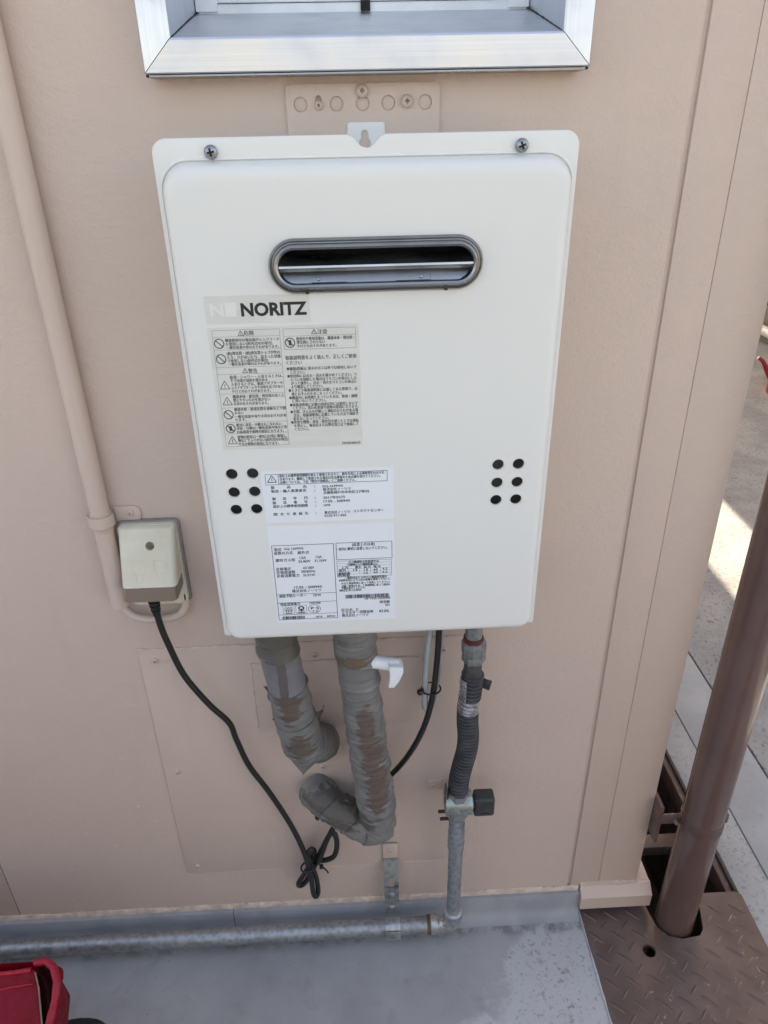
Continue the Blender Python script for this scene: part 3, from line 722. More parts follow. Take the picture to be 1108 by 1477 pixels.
# brand strip
s1 = sticker(-.1280, -.0370, 1.0518, 1.0758, 'sticker_clear', 'aged clear strip reading NORITZ')
k = Ink(); k.text('NORITZ', -.0970, -.0395, 1.0635, .0138, .038); k.done('lettering', 'ink_black', s1)
k = Ink(); k.text('N', -.1235, -.1120, 1.0640, .0125, .03); k.bar(-.1105, -.1010, 1.0580, 1.0700); k.done('faded_logo', 'ink_ghost', s1)
# warning sticker
s2 = sticker(-.1283, .0048, .9318, 1.0487, 'sticker_clear', 'aged clear warning sticker in fine Japanese print')
k = Ink()
for tx, x0, z, x1, h in TEXT_WARNING:
    big = tx in ('危険', '警告', '注意'); k.text(tx, x0/1000, x1/1000, z/1000, max(h, 2.6)/1000*(1.15 if big else 1.08), .022 if big else .010)
for i, (x, z) in enumerate(((-119.3, 1034.4), (-119.3, 1020.4), (-118.8, 967.5), (-118.5, 953.7), (-56.7, 1033.4))):
    k.ban(x/1000, z/1000)
    if i > 2: k.bar(x/1000-.0012, x/1000+.0012, z/1000-.0025, z/1000+.0025)
for x, z in ((-118.9, 995.0), (-118.5, 979.6), (-118.2, 940.6)): k.tri(x/1000, z/1000, .0050, .0006)
for x, z in ((-99.5, 1042.6), (-99.2, 1008.6), (-34.8, 1042.2)): k.tri(x/1000, z/1000, .0028, .0005)
k.done('lettering', 'ink_faded', s2)
k = Ink(); k.frame(-.1248, -.0650, .9352, 1.0463); k.frame(-.0622, .0020, 1.0271, 1.0460)
for z in (1040.2, 1028.6, 1012.6, 1006.1, 987.6, 974.1, 959.5, 948.3): k.bar(-.1245, -.0653, z/1000-.00015, z/1000+.00015)
k.bar(-.0619, .0017, 1.0391, 1.0394); k.done('ruled_lines', 'ink_line', s2)
# standard-use sticker
s3 = sticker(-.0952, .0342, .8502, .9080, 'sticker_white', 'white sticker with model name and manufacture date')
k = Ink()
for tx, x0, z, x1, h in TEXT_STANDARD: k.text(tx, x0/1000, x1/1000, z/1000, max(h, 2.8)/1000*(.6 if tx == ':' else 1), .020)
k.tri(-.0850, .8984, .0050, .0007); k.frame(-.0914, .0280, .8930, .9046, .0004); k.bar(-.0788, -.0784, .8934, .9042); k.done('lettering', 'ink_black', s3)
# rating sticker
s4 = sticker(-.0948, .0342, .7252, .8460, 'sticker_white', 'white rating plate sticker with ruled boxes and barcodes')
k = Ink()
for tx, x0, z, x1, h in TEXT_RATING: k.text(tx, x0/1000, x1/1000, z/1000, max(h, 2.6)/1000, .018)
k.frame(-.0924, -.0286, .7295, .8238, .0005)
for z in (.7628, .7519, .7362): k.bar(-.0920, -.0290, z-.0002, z+.0002)
k.frame(-.0264, .0316, .8035, .8241, .0005); k.frame(-.0264, .0307, .7820, .8020, .0003)
for z in (.7988, .7955, .7921, .7886, .7853): k.bar(-.0261, .0304, z-.0001, z+.0001)
for x in (-.0150, -.0031, .0085, .0190): k.bar(x-.0001, x+.0001, .7853, .7955)
def barcode(x0, x1, z0, z1, seed):
    rnd = random.Random(seed); x = x0
    while x < x1-.0005:
        w = rnd.choice((.00025, .0004, .0007)); k.bar(x, min(x+w, x1), z0, z1); x += w+rnd.choice((.0002, .0003, .0005))
barcode(-.0195, .0282, .7542, .7590, 1); barcode(.0173, .0280, .7462, .7498, 2); barcode(-.0885, -.0640, .7302, .7340, 3)
# certification marks: two boxed marks and a round one
for cx in (-.0810, -.0674): k.frame(cx-.0060, cx+.0060, .7370, .7480, .0003)
for dx in (-.0028, 0, .0028): k.ringc(-.0810+dx, .7430, .0030, .0006, 18, .5); k.bar(-.0810+dx-.0003, -.0810+dx+.0003, .7395, .7440)
k.bar(-.0845, -.0775, .7378, .7387)
k.ringc(-.0674, .7442, .0026, .0012, 18, 1.3); k.bar(-.0680, -.0668, .7395, .7435); k.bar(-.0708, -.0640, .7402, .7411); k.bar(-.0716, -.0632, .7378, .7388)
k.ringc(-.0533, .7425, .0056, .0004, 32, 1.2)
k.done('lettering', 'ink_black', s4)

# ---------------------------------------------------------------- conduit, outlet box
cd = thing('wall_conduit', 'beige painted conduit running down the wall to the outlet box', 'conduit', (-.301, -.013, .66))
obj('pipe', sweep(B(), [(-.3015, -.0125, 2.34), (-.3015, -.0125, .8)], .0112, 3, 24, True, True), 'fitting_paint', cd)
obj('coupling', lathe(B(), (-.3015, -.0128, .810), (0, 0, -1), [(0, .0112), (.0003, .0128), (.006, .0132), (.0065, .0138), (.014, .0140), (.018, .0126), (.0185, .0122), (.022, .0122), (.023, .0112), (.130, .0112), (.131, .0098)], 28), 'fitting_paint', cd)
bm = B(); loft(bm, [[(-.3015+r*math.cos(a), -.0128+r*math.sin(a), z) for r, z in ((.0139, .7945), (.0152, .7945), (.0152, .8085), (.0139, .8085))] for a in [R(q) for q in range(-180, 1, 12)]])
prism(bm, rrect(-.2885, -.2585, .7920, .8110, (.001, .006, .008, .001)), -.0025, -.0002, .0003)
obj('saddle_clamp', bm, 'fitting_paint', cd); obj('screw', screw_mesh(.0040, .0022), 'fitting_paint', cd, loc=(-.2705, -.0032, .8025))
obj('loop_tube', sweep(B(), [(-.300, -.012, .683), (-.297, -.013, .672), (-.288, -.014, .662), (-.270, -.015, .657), (-.248, -.015, .657), (-.232, -.014, .661), (-.224, -.012, .670), (-.222, -.008, .680)], .0052, 50, 14), 'fitting_paint', cd)

ob = thing('outlet_box', 'weathered ivory waterproof outlet box with translucent brown lower flap', 'power outlet', (-.252, 0, .67))
obj('back_plate', prism(B(), rrect(-.2880, -.2155, .675, .7930, .006), -.0062, -.0002, .001), 'outlet_gasket', ob)
obj('base', prism(B(), rrect(-.2862, -.2178, .6775, .7910, .006), -.0125, -.0063, .001), 'outlet_plastic', ob)
def wedge(z0, z1, ins=0):
    """slab of the hood between heights: front slopes out towards the bottom"""
    pass
def hood(zs, mat, name):
    loops = []
    for z in zs:
        f = (.7915-z)/(.7915-.708); yf = -.0180-.032*max(0, f)**.9
        xa, xb = -.2838-.0005*f, -.2180-.0022*f
        if z > .7895: yf = -.0165; xa += .001; xb -= .001
        r = min(.006, (-.0126-yf)*.85)
        lp = [(xa, -.0126, z), (xa, yf+r, z)]+[(xa+r-r*math.cos(R(a)), yf+r-r*math.sin(R(a)), z) for a in (22, 45, 68, 90)]+[(xb-r+r*math.sin(R(a)), yf+r-r*math.cos(R(a)), z) for a in (0, 22, 45, 68)]+[(xb, yf+r, z), (xb, -.0126, z)]
        loops.append(lp)
    return loft(B(), loops)
hz = [.7905, .789, .785, .778, .765, .75, .735, .7235]
me = boolean(hood(hz, None, None), lathe(B(), (-.2475, -.045, .776), (0, .95, -.3), [(0, .0052), (.06, .0052)], 24))
hd = obj('hood', me, 'outlet_plastic', ob, ang=32)
obj('lower_flap', hood([.7232, .716, .7075], None, None), 'outlet_amber', ob)
boxo('keyhole', -.2176, -.2168, -.030, -.026, .693, .700, 'black_void', ob, 0)
# raised marks on the hood: two plug pictograms
for cx in (-.2625, -.2375):
    bm = B()
    for (x0, x1, z0, z1) in ((cx-.0075, cx+.0075, .7535, .7541), (cx-.0075, cx-.0069, .7405, .7535), (cx+.0069, cx+.0075, .7405, .7535), (cx-.004, cx+.004, .729, .7296), (cx-.004, cx-.0034, .7296, .7405), (cx+.0034, cx+.004, .7296, .7405)):
        ya = -.0180-.032*((.7915-z0)/.0835)**.9; yb = -.0180-.032*((.7915-z1)/.0835)**.9
        prism_pts = [(x0, ya, z0), (x1, ya, z0), (x1, yb, z1), (x0, yb, z1)]
        loft(bm, [[(x, y+.001, z) for x, y, z in prism_pts], [(x, y-.0003, z) for x, y, z in prism_pts]])
    obj('raised_mark', bm, 'outlet_plastic', hd)

# ---------------------------------------------------------------- power cord
pc = thing('power_cord', 'black power cord hanging from the outlet box, knotted in a loose bundle', 'cord', (-.1, -.03, .12))
bm = lathe(B(), (-.2525, -.036, .7075), (.003, .01, -1), [(0, .0078), (.006, .0076), (.0063, .0058), (.0085, .0058), (.0088, .0072), (.012, .0070), (.0123, .0053), (.0145, .0053), (.0148, .0066), (.018, .0063), (.0183, .0048), (.021, .0048), (.0213, .006), (.026, .0052), (.030, .0046)], 16)
obj('strain_relief', bm, 'cord_black', pc)
cr = .0041
path = [(-.2523, -.036, .684), (-.251, -.0345, .660), (-.2475, -.032, .632), (-.236, -.028, .575), (-.212, -.024, .520), (-.190, -.021, .482), (-.184, -.019, .448), (-.172, -.018, .395), (-.149, -.018, .340), (-.123, -.020, .270), (-.106, -.026, .212),
        (-.099, -.034, .168), (-.097, -.036, .130), (-.094, -.034, .115), (-.090, -.030, .120), (-.091, -.027, .150), (-.097, -.026, .185), (-.100, -.025, .206), (-.095, -.023, .215), (-.091, -.021, .205), (-.098, -.021, .180), (-.110, -.022, .155), (-.120, -.022, .135), (-.120, -.020, .124), (-.111, -.018, .128), (-.098, -.018, .155), (-.088, -.019, .180), (-.072, -.023, .188),
        (-.060, -.025, .200), (-.055, -.024, .225), (-.058, -.021, .246), (-.066, -.020, .240), (-.078, -.020, .212), (-.087, -.022, .190), (-.0865, -.026, .186), (-.080, -.026, .205), (-.068, -.022, .238), (-.052, -.018, .268), (-.030, -.014, .297), (.000, -.012, .325), (.030, -.018, .362), (.056, -.027, .412), (.076, -.034, .470), (.0865, -.040, .530), (.091, -.046, .600), (.092, -.05, .66), (.092, -.05, .717)]
obj('cable', sweep(B(), path, cr, 520, 12), 'cord_black', pc)
bm = B(); sweep(bm, [(-.101+.012*math.cos(a), -.028+.010*math.sin(a), .181+.003*math.cos(a)) for a in [R(q) for q in range(0, 361, 30)]], .0016, 30, 6); box(bm, -.0845, -.0785, -.031, -.026, .1765, .183, .0006); sweep(bm, [(-.080, -.028, .179), (-.074, -.031, .174), (-.071, -.033, .170)], .0014, 8, 6)
obj('cable_tie', bm, 'zip_black', pc)
gc = thing('grey_cable', 'pale grey cable folded in a narrow loop under the heater', 'cable', (.08, -.04, .5))
obj('cable', sweep(B(), [(.086, -.046, .716), (.083, -.044, .66), (.078, -.041, .60), (.0765, -.037, .54), (.077, -.034, .508), (.081, -.032, .502), (.087, -.031, .512), (.0925, -.032, .55), (.094, -.033, .60), (.095, -.035, .65), (.096, -.038, .716)], .0044, 120, 12), 'cable_grey', gc)
bm = B(); sweep(bm, [(.0845+.0128*math.cos(a), -.0380+.0085*math.sin(a), .542+.003*math.sin(a)) for a in [R(q) for q in range(0, 361, 30)]], .0012, 30, 6); lathe(bm, (.0735, -.044, .544), (-.9, -.4, 0), [(0, .003), (.003, .0046), (.007, .0042), (.0085, .002)], 8)
obj('cable_tie', bm, 'zip_black', gc)

# ---------------------------------------------------------------- insulated water pipes
def wrinkle(r, amp=.0012, wrap=.030, bulges=()):
    def f(s, a, L, p):
        q = p*45; rg = 1-abs(noise.noise(Vector((p.x*55, p.y*55, p.z*80+p.x*120))))*2.6
        v = r+amp*(noise.noise(q)*1.3+.5*noise.noise(p*160)+.55*max(0, rg-.25)+.7*noise.noise(Vector((p.x*25, p.y*25, p.z*40+7))))
        ph = (s/wrap+a/(2*math.pi)+.10*noise.noise(p*35)) % 1.0; v += .0024*ph-.0012
        for s0, w, h, a0 in bulges: v += h*math.exp(-((s-s0)/w)**2)*(1 if a0 is None else max(0, math.cos(a-a0)))
        return v
    return f
lp_ = thing('insulated_pipe', 'short grey taped water pipe bending straight back into the wall', 'pipe', (-.09, -.05, .42))
P1 = [(-.106, -.070, .722), (-.106, -.070, .672), (-.1045, -.068, .640), (-.0985, -.063, .570), (-.094, -.058, .515)]
obj('tape_wrap', sweep(B(), [(-.106, -.070, .722), (-.1065, -.070, .69), (-.1055, -.069, .641)], wrinkle(.0252, .0014), 110, 56), 'tape_left', lp_, ang=38)
obj('cover_tube', sweep(B(), [(-.1056, -.069, .645), (-.1025, -.066, .61), (-.0985, -.063, .570)], .0241, 30, 40), 'tape_purple', lp_, label='smooth purple grey plastic sleeve')
obj('tape_wrap', sweep(B(), [(-.0995, -.0635, .583), (-.0965, -.061, .545), (-.0925, -.057, .505), (-.089, -.054, .480)], wrinkle(.0252, .0020), 170, 56), 'tape_left', lp_, ang=38)
# elbow wrapped to a pointed bundle
def elbow_r(s, a, L, p):
    return .0268+.0018*noise.noise(p*60)+.0014*noise.noise(p*160)
def tip_r(s, a, L, p):
    t = s/L; k = 1 if t < .52 else max(.03, 1-((t-.52)/.48)**1.25)
    return k*(.0272+.0018*noise.noise(p*60)+.0016*(1-abs(noise.noise(p*95))*2.4))*(1+.10*math.cos(2*a)*(1-k))
obj('tape_elbow', sweep(B(), [(-.0945, -.058, .524), (-.091, -.0565, .495), (-.087, -.0555, .465), (-.089, -.058, .440), (-.091, -.062, .420)], tip_r, 70, 44), 'tape_left', lp_, ang=60, label='folded tape ending in a point')
obj('tape_elbow', sweep(B(), [(-.088, -.060, .476), (-.079, -.044, .464), (-.071, -.026, .442), (-.066, -.004, .424)], lambda s, a, L, p: .0262+.0016*noise.noise(p*60)+.0014*(1-abs(noise.noise(p*95))*2.4), 50, 44), 'tape_left', lp_, ang=60)
def flap(pts, mat, parent, th=.0006):
    """thin curled scrap of tape: quad grid from 4 corners with curl"""
    a, b, c_, d = [Vector(p) for p in pts]; n = 6; bm = B(); g = []
    nrm = (b-a).cross(d-a).normalized()
    for i in range(n+1):
        row = []
        for j in range(n+1):
            u, v = i/n, j/n; p = a.lerp(b, u).lerp(d.lerp(c_, u), v); p += nrm*(.004*noise.noise(p*90)+.005*v*v*math.sin(u*3))
            row.append(bm.verts.new(p))
        g.append(row)
    for i in range(n):
        for j in range(n): bm.faces.new((g[i][j], g[i+1][j], g[i+1][j+1], g[i][j+1]))
    bmesh.ops.solidify(bm, geom=list(bm.faces), thickness=th)
    return obj('tape_flap', bm, mat, parent, ang=70)
flap([(-.074, -.062, .512), (-.0655, -.052, .500), (-.056, -.046, .532), (-.070, -.058, .528)], 'tape_left', lp_)
flap([(-.078, -.075, .690), (-.0775, -.067, .668), (-.076, -.060, .672), (-.0765, -.066, .690)], 'tape_left', lp_)
flap([(-.122, -.074, .588), (-.1225, -.068, .560), (-.1265, -.065, .566), (-.130, -.070, .590)], 'tape_left', lp_)
flap([(-.119, -.060, .535), (-.112, -.055, .49), (-.120, -.050, .492), (-.126, -.055, .515)], 'tape_left', lp_)

rp = thing('insulated_pipe', 'long grey taped water pipe with torn brown strip, turning sideways into the wall', 'pipe', (0, -.05, .28))
P2 = [(-.014, -.064, .722), (-.013, -.064, .66), (-.008, -.064, .57), (-.002, -.064, .48), (.004, -.064, .40), (.0075, -.064, .350)]
obj('tape_wrap', sweep(B(), P2, wrinkle(.0252, .0019, .036, ((.028, .020, .0032, None), (.075, .012, .0016, None))), 420, 60), 'tape_right', rp, ang=38)
P3 = [(.0055, -.064, .385), (.0085, -.064, .340), (.0085, -.062, .315), (.000, -.060, .305), (-.016, -.056, .309), (-.036, -.049, .320), (-.056, -.038, .327), (-.072, -.024, .330), (-.084, -.006, .330)]
def er(s, a, L, p): return .0258-.0018*math.sin(s/L*3.1)+.0018*noise.noise(p*48)+.0010*noise.noise(p*150)+.0022*max(0, .6-abs(noise.noise(Vector((s*90, a*.5, p.y*20))))*2)
bm = sweep(B(), P3, lambda s, a, L, p: er(s, a, L, p)+.0026*((s/.032+a/(2*math.pi)+.15*noise.noise(p*30)) % 1)-.0013, 300, 60)
tip = Vector((.034, -.072, .292))
for v in bm.verts:
    d = (v.co-tip).length; v.co += (tip-v.co)*math.exp(-(d/.022)**2)*.55
obj('tape_elbow', bm, 'tape_right', rp, ang=38)
flap([(-.072, -.030, .302), (-.082, -.022, .306), (-.084, -.026, .293), (-.078, -.034, .292)], 'tape_end', rp)
flap([(-.030, -.056, .345), (-.045, -.05, .350), (-.042, -.055, .358), (-.032, -.06, .356)], 'tape_right', rp)
flap([(.013, -.062, .676), (.020, -.056, .652), (.016, -.048, .668), (.010, -.05, .69)], 'tape_right', rp)
# white drain cock
dc = thing('drain_cock', 'small white plastic drain cock sticking out of the long taped pipe', 'drain cock', (.03, -.07, .61))
bm = lathe(B(), (.006, -.075, .6235), (1, 0, -.22), [(0, .0082), (.022, .0082), (.0222, .0088), (.034, .0088), (.0352, .0076)], 24)
obj('barrel', bm, 'cock_white', dc)
bm = prism(B(), [(.0270, .6245), (.0440, .6225), (.0455, .6150), (.0395, .6010), (.0335, .5905), (.0270, .5915), (.0262, .5960), (.0300, .6075)], -.0885, -.0725, .0012)
obj('lever', bm, 'cock_white', dc)
# ---------------------------------------------------------------- gas line
gx, gy = .125, -.047
gl = thing('gas_pipe', 'grey galvanised gas line with stop valve and ribbed black hose feeding the heater', 'gas pipe', (.1, -.04, 0))
obj('inlet_stub', sweep(B(), [(.1340, -.055, .722), (.1345, -.055, .635)], .0108, 3, 24, True, True), 'galvanised_dull', gl)
obj('thread_paint', lathe(B(), (.1345, -.055, .640), (0, 0, -1), [(0, .0106), (.001, .0124), (.007, .0126), (.008, .012)], 24), 'red_lead', gl)
nx, nz = .1352, .634
bm = lathe(B(), (nx, -.055, nz), (.02, 0, -1), [(0, .0128), (.0015, .0150), (.004, .0156), (.0195, .0156), (.0215, .0146), (.022, .0130)], 8, rot=.2); obj('union_nut', bm, 'galvanised_dull', gl, ang=25)
bm = lathe(B(), (nx+.0004, -.055, nz-.0222), (.02, 0, -1), [(0, .0138), (.0012, .0152), (.009, .0152), (.0112, .0136), (.0115, .0118)], 6, rot=.1); obj('union_nut', bm, 'galvanised_dull', gl, ang=25)
obj('hose_end', lathe(B(), (.1357, -.055, nz-.0338), (-.03, 0, -1), [(0, .0112), (.012, .0114), (.016, .0122), (.024, .0128), (.030, .0128)], 24), 'hose_rubber', gl)
HP = [(.1360, -.055, .580), (.1350, -.055, .560), (.1325, -.054, .525), (.1325, -.052, .495), (.1350, -.050, .465), (.1340, -.048, .435), (.1290, -.047, .405), (.1255, -.047, .380), (.1248, -.047, .358)]
def hr(s, a, L, p): q = math.sin(2*math.pi*s/.0063); return .0126+.0024*(abs(q)**.6)*(1 if q > 0 else -1)*.9
obj('ribbed_hose', sweep(B(), HP, hr, 420, 28), 'hose_rubber', gl, ang=60)
obj('foil_label', sweep(B(), [(.1336, -.0545, .540), (.1325, -.054, .518)], lambda s, a, L, p: .0144+.0004*noise.noise(p*200), 8, 28, False), 'foil', gl)
def arc_patch(c_, r, a0, a1, z0, z1, name, mat):
    bm = B(); A = [R(a0+(a1-a0)*k/10) for k in range(11)]
    loft(bm, [[(c_[0]+q*math.cos(a), c_[1]+q*math.sin(a), z) for q, z in ((r, z0), (r+.0005, z0), (r+.0005, z1), (r, z1))] for a in A]); return obj(name, bm, mat, gl)
arc_patch((.1342, -.0545), .0142, 175, 238, .535, .575, 'foil_label', 'foil')
flp = flap([(.147, -.055, .575), (.147, -.054, .556), (.158, -.058, .553), (.160, -.060, .568)], 'tape_end', gl); flp.name = 'tape_end_flap'
# stop valve
vz = .333
obj('valve_neck', lathe(B(), (gx, gy, .360), (0, 0, -1), [(0, .0118), (.004, .0122), (.0045, .0150), (.007, .0158), (.020, .0158), (.023, .0140)], 8, rot=.39), 'galvanised', gl, ang=25)
bm = lathe(B(), (gx-.0195, gy, vz), (1, 0, 0), [(0, .012), (.001, .0178), (.003, .0190), (.036, .0190), (.039, .0178), (.0395, .013)], 36)
sv = obj('valve_body', bm, 'valve_body', gl)
obj('valve_neck', lathe(B(), (gx, gy, vz-.008), (0, 0, -1), [(0, .0172), (.012, .0168), (.018, .0150), (.0215, .0138), (.022, .0112)], 8, rot=.39), 'valve_body', gl, ang=25)
k2 = B()
for i in range(3): box(k2, gx-.010+i*.007, gx-.006+i*.007, gy-.0198, gy-.0185, vz-.004, vz+.001, .0004)
obj('cast_mark', k2, 'valve_body', sv)
bm = lathe(B(), (gx+.020, gy, vz), (1, 0, 0), [(0, .010), (.003, .010)], 20); obj('valve_stem', bm, 'galvanised_dull', gl)
hl = obj('valve_handle', box(B(), gx+.0222, gx+.052, gy-.013, gy+.010, vz-.0195, vz+.0155, .0042, 4), 'valve_handle', gl)
boxo('handle_mark', gx+.030, gx+.044, gy-.0138, gy-.0131, vz-.0125, vz-.0112, 'zip_black', hl, .0002)
for (x0, x1, z) in ((-.0275, -.0165, -.026), (-.0245, -.0125, -.042)): obj('bolt', cyl(B(), (gx+x0, gy+.006, vz+z), (gx+x1+.004, gy+.006, vz+z), .0026, 12), 'bolt_rusty', gl)
obj('riser', sweep(B(), [(gx, gy, .308), (gx, gy, .070)], .0109, 3, 24, True, True), 'galvanised', gl)
obj('tape_joint', sweep(B(), [(gx, gy, .290), (gx, gy, .236)], lambda s, a, L, p: .0126+.0008*noise.noise(p*90)-(0.0009 if s < .016 else 0), 40, 24), 'galvanised', gl, ang=60)
hzz, hy = .038, -.042
bm = sweep(B(), [(gx, gy, .075), (gx, gy, .058), (gx-.006, gy+.001, .044), (gx-.018, hy, hzz), (gx-.034, hy, hzz)], lambda s, a, L, p: .0138+.0004*noise.noise(p*120), 40, 28)
obj('elbow', bm, 'galvanised_bright', gl)
obj('elbow_collar', lathe(B(), (gx, gy, .082), (0, 0, -1), [(0, .0110), (.002, .0150), (.011, .0158), (.014, .0140)], 28), 'galvanised_bright', gl)
obj('elbow_collar', lathe(B(), (gx-.022, hy, hzz), (-1, 0, 0), [(0, .0138), (.002, .0156), (.011, .0158), (.0135, .0148)], 28), 'galvanised_bright', gl)
obj('rust_ring', lathe(B(), (gx-.0355, hy, hzz), (-1, 0, 0), [(0, .0142), (.0003, .0150), (.0055, .0148), (.006, .0138)], 28), 'rust_band', gl)
obj('horizontal_pipe', sweep(B(), [(gx-.038, hy, hzz), (-3.0, hy-.004, hzz-.006)], .01355, 3, 28, True, True), 'galvanised', gl)
# its wall strap
st = thing('pipe_strap', 'slotted zinc strap holding the low gas pipe to the wall', 'pipe bracket', (.027, -.03, .02))
def strap_path(pts, x0, x1, th=.0018):
    bm = B(); L = []
    for i, (y, z) in enumerate(pts):
        L.append([(x0, y, z), (x1, y, z), (x1, y-th, z), (x0, y-th, z)])
    return loft(bm, L)
me = boolean(strap_path([(-.002, .193), (-.002, .158), (-.0045, .153), (-.0165, .135), (-.0215, .124), (-.0225, .100)], .0158, .0393), prism(B(), rrect(.0243, .0317, .1105, .1305, .0036), -.06, .02))
obj('upper_strap', me, 'strap_zinc', st, ang=50)
obj('painted_top', prism(B(), rrect(.0156, .0395, .1595, .1935, (.0003, .0003, .0035, .0035)), -.0046, -.0041, .0001), 'fitting_paint', st, label='beige painted top of the strap')
obj('screw', SM_SCREW, 'fitting_paint', st, loc=(.0275, -.0055, .178))
bm = strap_path([(-.0246, .1145), (-.0250, .090), (-.0252, .060), (-.0255, .050)], .0160, .0392); obj('lower_strap', bm, 'strap_zinc', st)
for z in (.0985, .0655): obj('bolt', lathe(B(), (.0275, -.0266, z), (0, -1, 0), [(0, .0058), (.0012, .0056), (.0026, .0042), (.003, .0001)], 18), 'strap_zinc', st)
bm = B(); loft(bm, [[(x, hy-.0003+r*math.cos(a), hzz+r*math.sin(a)) for r, x in ((.0138, .0158), (.0153, .0158), (.0153, .0394), (.0138, .0394))] for a in [R(q) for q in range(60, 331, 15)]])
obj('clip', bm, 'galvanised_bright', st)
bm = box(B(), .0155, .0397, hy-.0165, hy-.0145, hzz-.012, hzz+.010, .0008); obj('clip_plate', boolean(bm, box(B(), .0235, .0300, -.2, .1, hzz-.007, hzz+.005)), 'galvanised_bright', st)
vb = thing('valve_bracket', 'small beige painted bracket tying the gas valve to the wall', 'pipe bracket', (.1, 0, .32))
obj('wall_plate', prism(B(), rrect(.0845, .1110, .3105, .3325, .002), -.0036, -.0014, .0004), 'fitting_paint', vb); obj('screw', SM_SCREW, None, vb, loc=(.0935, -.005, .3215))
obj('arm', box(B(), .1085, .1106, -.052, -.0037, .311, .332, .0004), 'fitting_paint', vb)
obj('strap_tip', prism(B(), [(.1052, .330), (.1082, .330), (.1082, .368), (.1060, .362)], -.056, -.040, .0004), 'tape_end', vb)

# ---------------------------------------------------------------- brown downspout and checker plate
dx, dy = .5065, -.031
ds = thing('downspout', 'glossy brown downspout standing through the checker plate beside the building corner', 'downspout', (dx, dy, 0))
obj('pipe', sweep(B(), [(dx, dy, -.30), (dx, dy, 2.36)], .0305, 3, 48, True, True), 'downspout_brown', ds)
cl_z = .247
obj('clamp_band', lathe(B(), (dx, dy, cl_z-.010), (0, 0, 1), [(0, .0306), (.0002, .0316), (.0198, .0316), (.020, .0306)], 48), 'brown_fitting', ds)
boxo('clamp_arm', .4440, dx-.030, dy+.002, dy+.007, cl_z-.009, cl_z+.009, 'brown_fitting', ds, .0008); boxo('clamp_ear', dx+.029, dx+.041, dy-.002, dy+.004, cl_z-.009, cl_z+.009, 'brown_fitting', ds, .0008)
obj('clamp_bolt', cyl(B(), (.465, dy-.006, cl_z), (.465, dy+.012, cl_z), .0028, 12), 'screw_zinc', ds)
boxo('wall_foot', .4436, .4490, dy+.008, dy+.075, cl_z-.06, cl_z+.02, 'brown_fitting', ds, .001)
pl = thing('checker_plate', 'worn brown painted steel checker plate covering the drain beside the floor', 'steel plate', (.49, -.4, 0))
bm = prism(B(), [(.3479, -1.3), (.6385, -1.3), (.6385, .004), (.631, .0105), (.563, .0105), (.5535, -.028), (.547, -.052), (.537, -.063), (.5065, -.067), (.484, -.060), (.472, -.045), (.4665, -.020), (.4655, .0010), (.3479, .0010)], -.006, 0)
for v in bm.verts: v.co = (v.co.x, v.co.z, v.co.y+.0005)
me = boolean(bm, lathe(B(), (.444, -.0835, -.05), (0, 0, 1), [(0, .0105), (.1, .0105)], 24)); obj('plate', me, 'plate_brown', pl)
def lug(sgn):
    bm = B(); n = 10; loops = []
    for k in range(n+1):
        u = k/n*2-1; w = .0033*math.sqrt(max(0, 1-u*u))+.0001; x = u*.0148; h = .0019*(1-u**4)
        loops.append([(x, -w, 0), (x, -w*.45, h*.85), (x, 0, h), (x, w*.45, h*.85), (x, w, 0)])
    loft(bm, loops); me = bpy.data.meshes.new('lug'); bmesh.ops.recalc_face_normals(bm, faces=bm.faces); bm.to_mesh(me); bm.free(); smooth(me, 60); me.materials.append(MAT['plate_brown']); return me
obj('edge_bead', sweep(B(), [(.3482, -1.3+1.3*k/40, .0003) for k in range(41)], lambda s, a, L, p: .0016*(1+.8*noise.noise(p*70)), 200, 8), 'floor_grey', fl)
LUG = lug(1); gp = .0362
for j in range(0, 14):
    for i in range(8):
        for q in (0, 1):
            x = .3645+gp*(i+.5*q); y = -.0205-gp*(j+.5*q)
            if x > .630 or (x-dx)**2+(y-dy)**2 < .053**2 or (x-.444)**2+(y+.0835)**2 < .024**2 or (abs(x-dx) < .053 and y > dy): continue
            o = obj('raised_lug', LUG, None, pl, loc=(x, y, .0004), rot=(0, 0, R(-42 if q == 0 else 46)))
            if q: o.scale = (.8, .7, .55)

# ---------------------------------------------------------------- red bag and black pouch
bg_ = thing('red_bag', 'red nylon bag standing on the floor with its side seam gaping open', 'bag', (-.50, -.26, 0))
def panel_grid(fn, nu, nv, mat, name, th=.0012):
    bm = B(); g = [[bm.verts.new(fn(i/nu, j/nv)) for j in range(nv+1)] for i in range(nu+1)]
    for i in range(nu):
        for j in range(nv): bm.faces.new((g[i][j], g[i+1][j], g[i+1][j+1], g[i][j+1]))
    bmesh.ops.solidify(bm, geom=list(bm.faces), thickness=th); return obj(name, bm, mat, bg_, ang=75)
def wob(p, s=.004): p = Vector(p); return p+Vector((noise.noise(p*14), noise.noise(p*14+Vector((5, 0, 0))), noise.noise(p*14+Vector((0, 7, 0)))))*s
def curve(K, t):
    """piecewise linear through [(t, (x, y, z)), ...], softened"""
    for (a, p), (b, q) in zip(K, K[1:]):
        if t <= b: return Vector(p).lerp(Vector(q), (t-a)/(b-a))
    return Vector(K[-1][1])
EF = [(0, (-.427, -.224, .281)), (.12, (-.417, -.243, .274)), (.24, (-.4095, -.266, .259)), (.36, (-.404, -.286, .240)), (.6, (-.412, -.318, .15)), (1, (-.445, -.345, .002))]
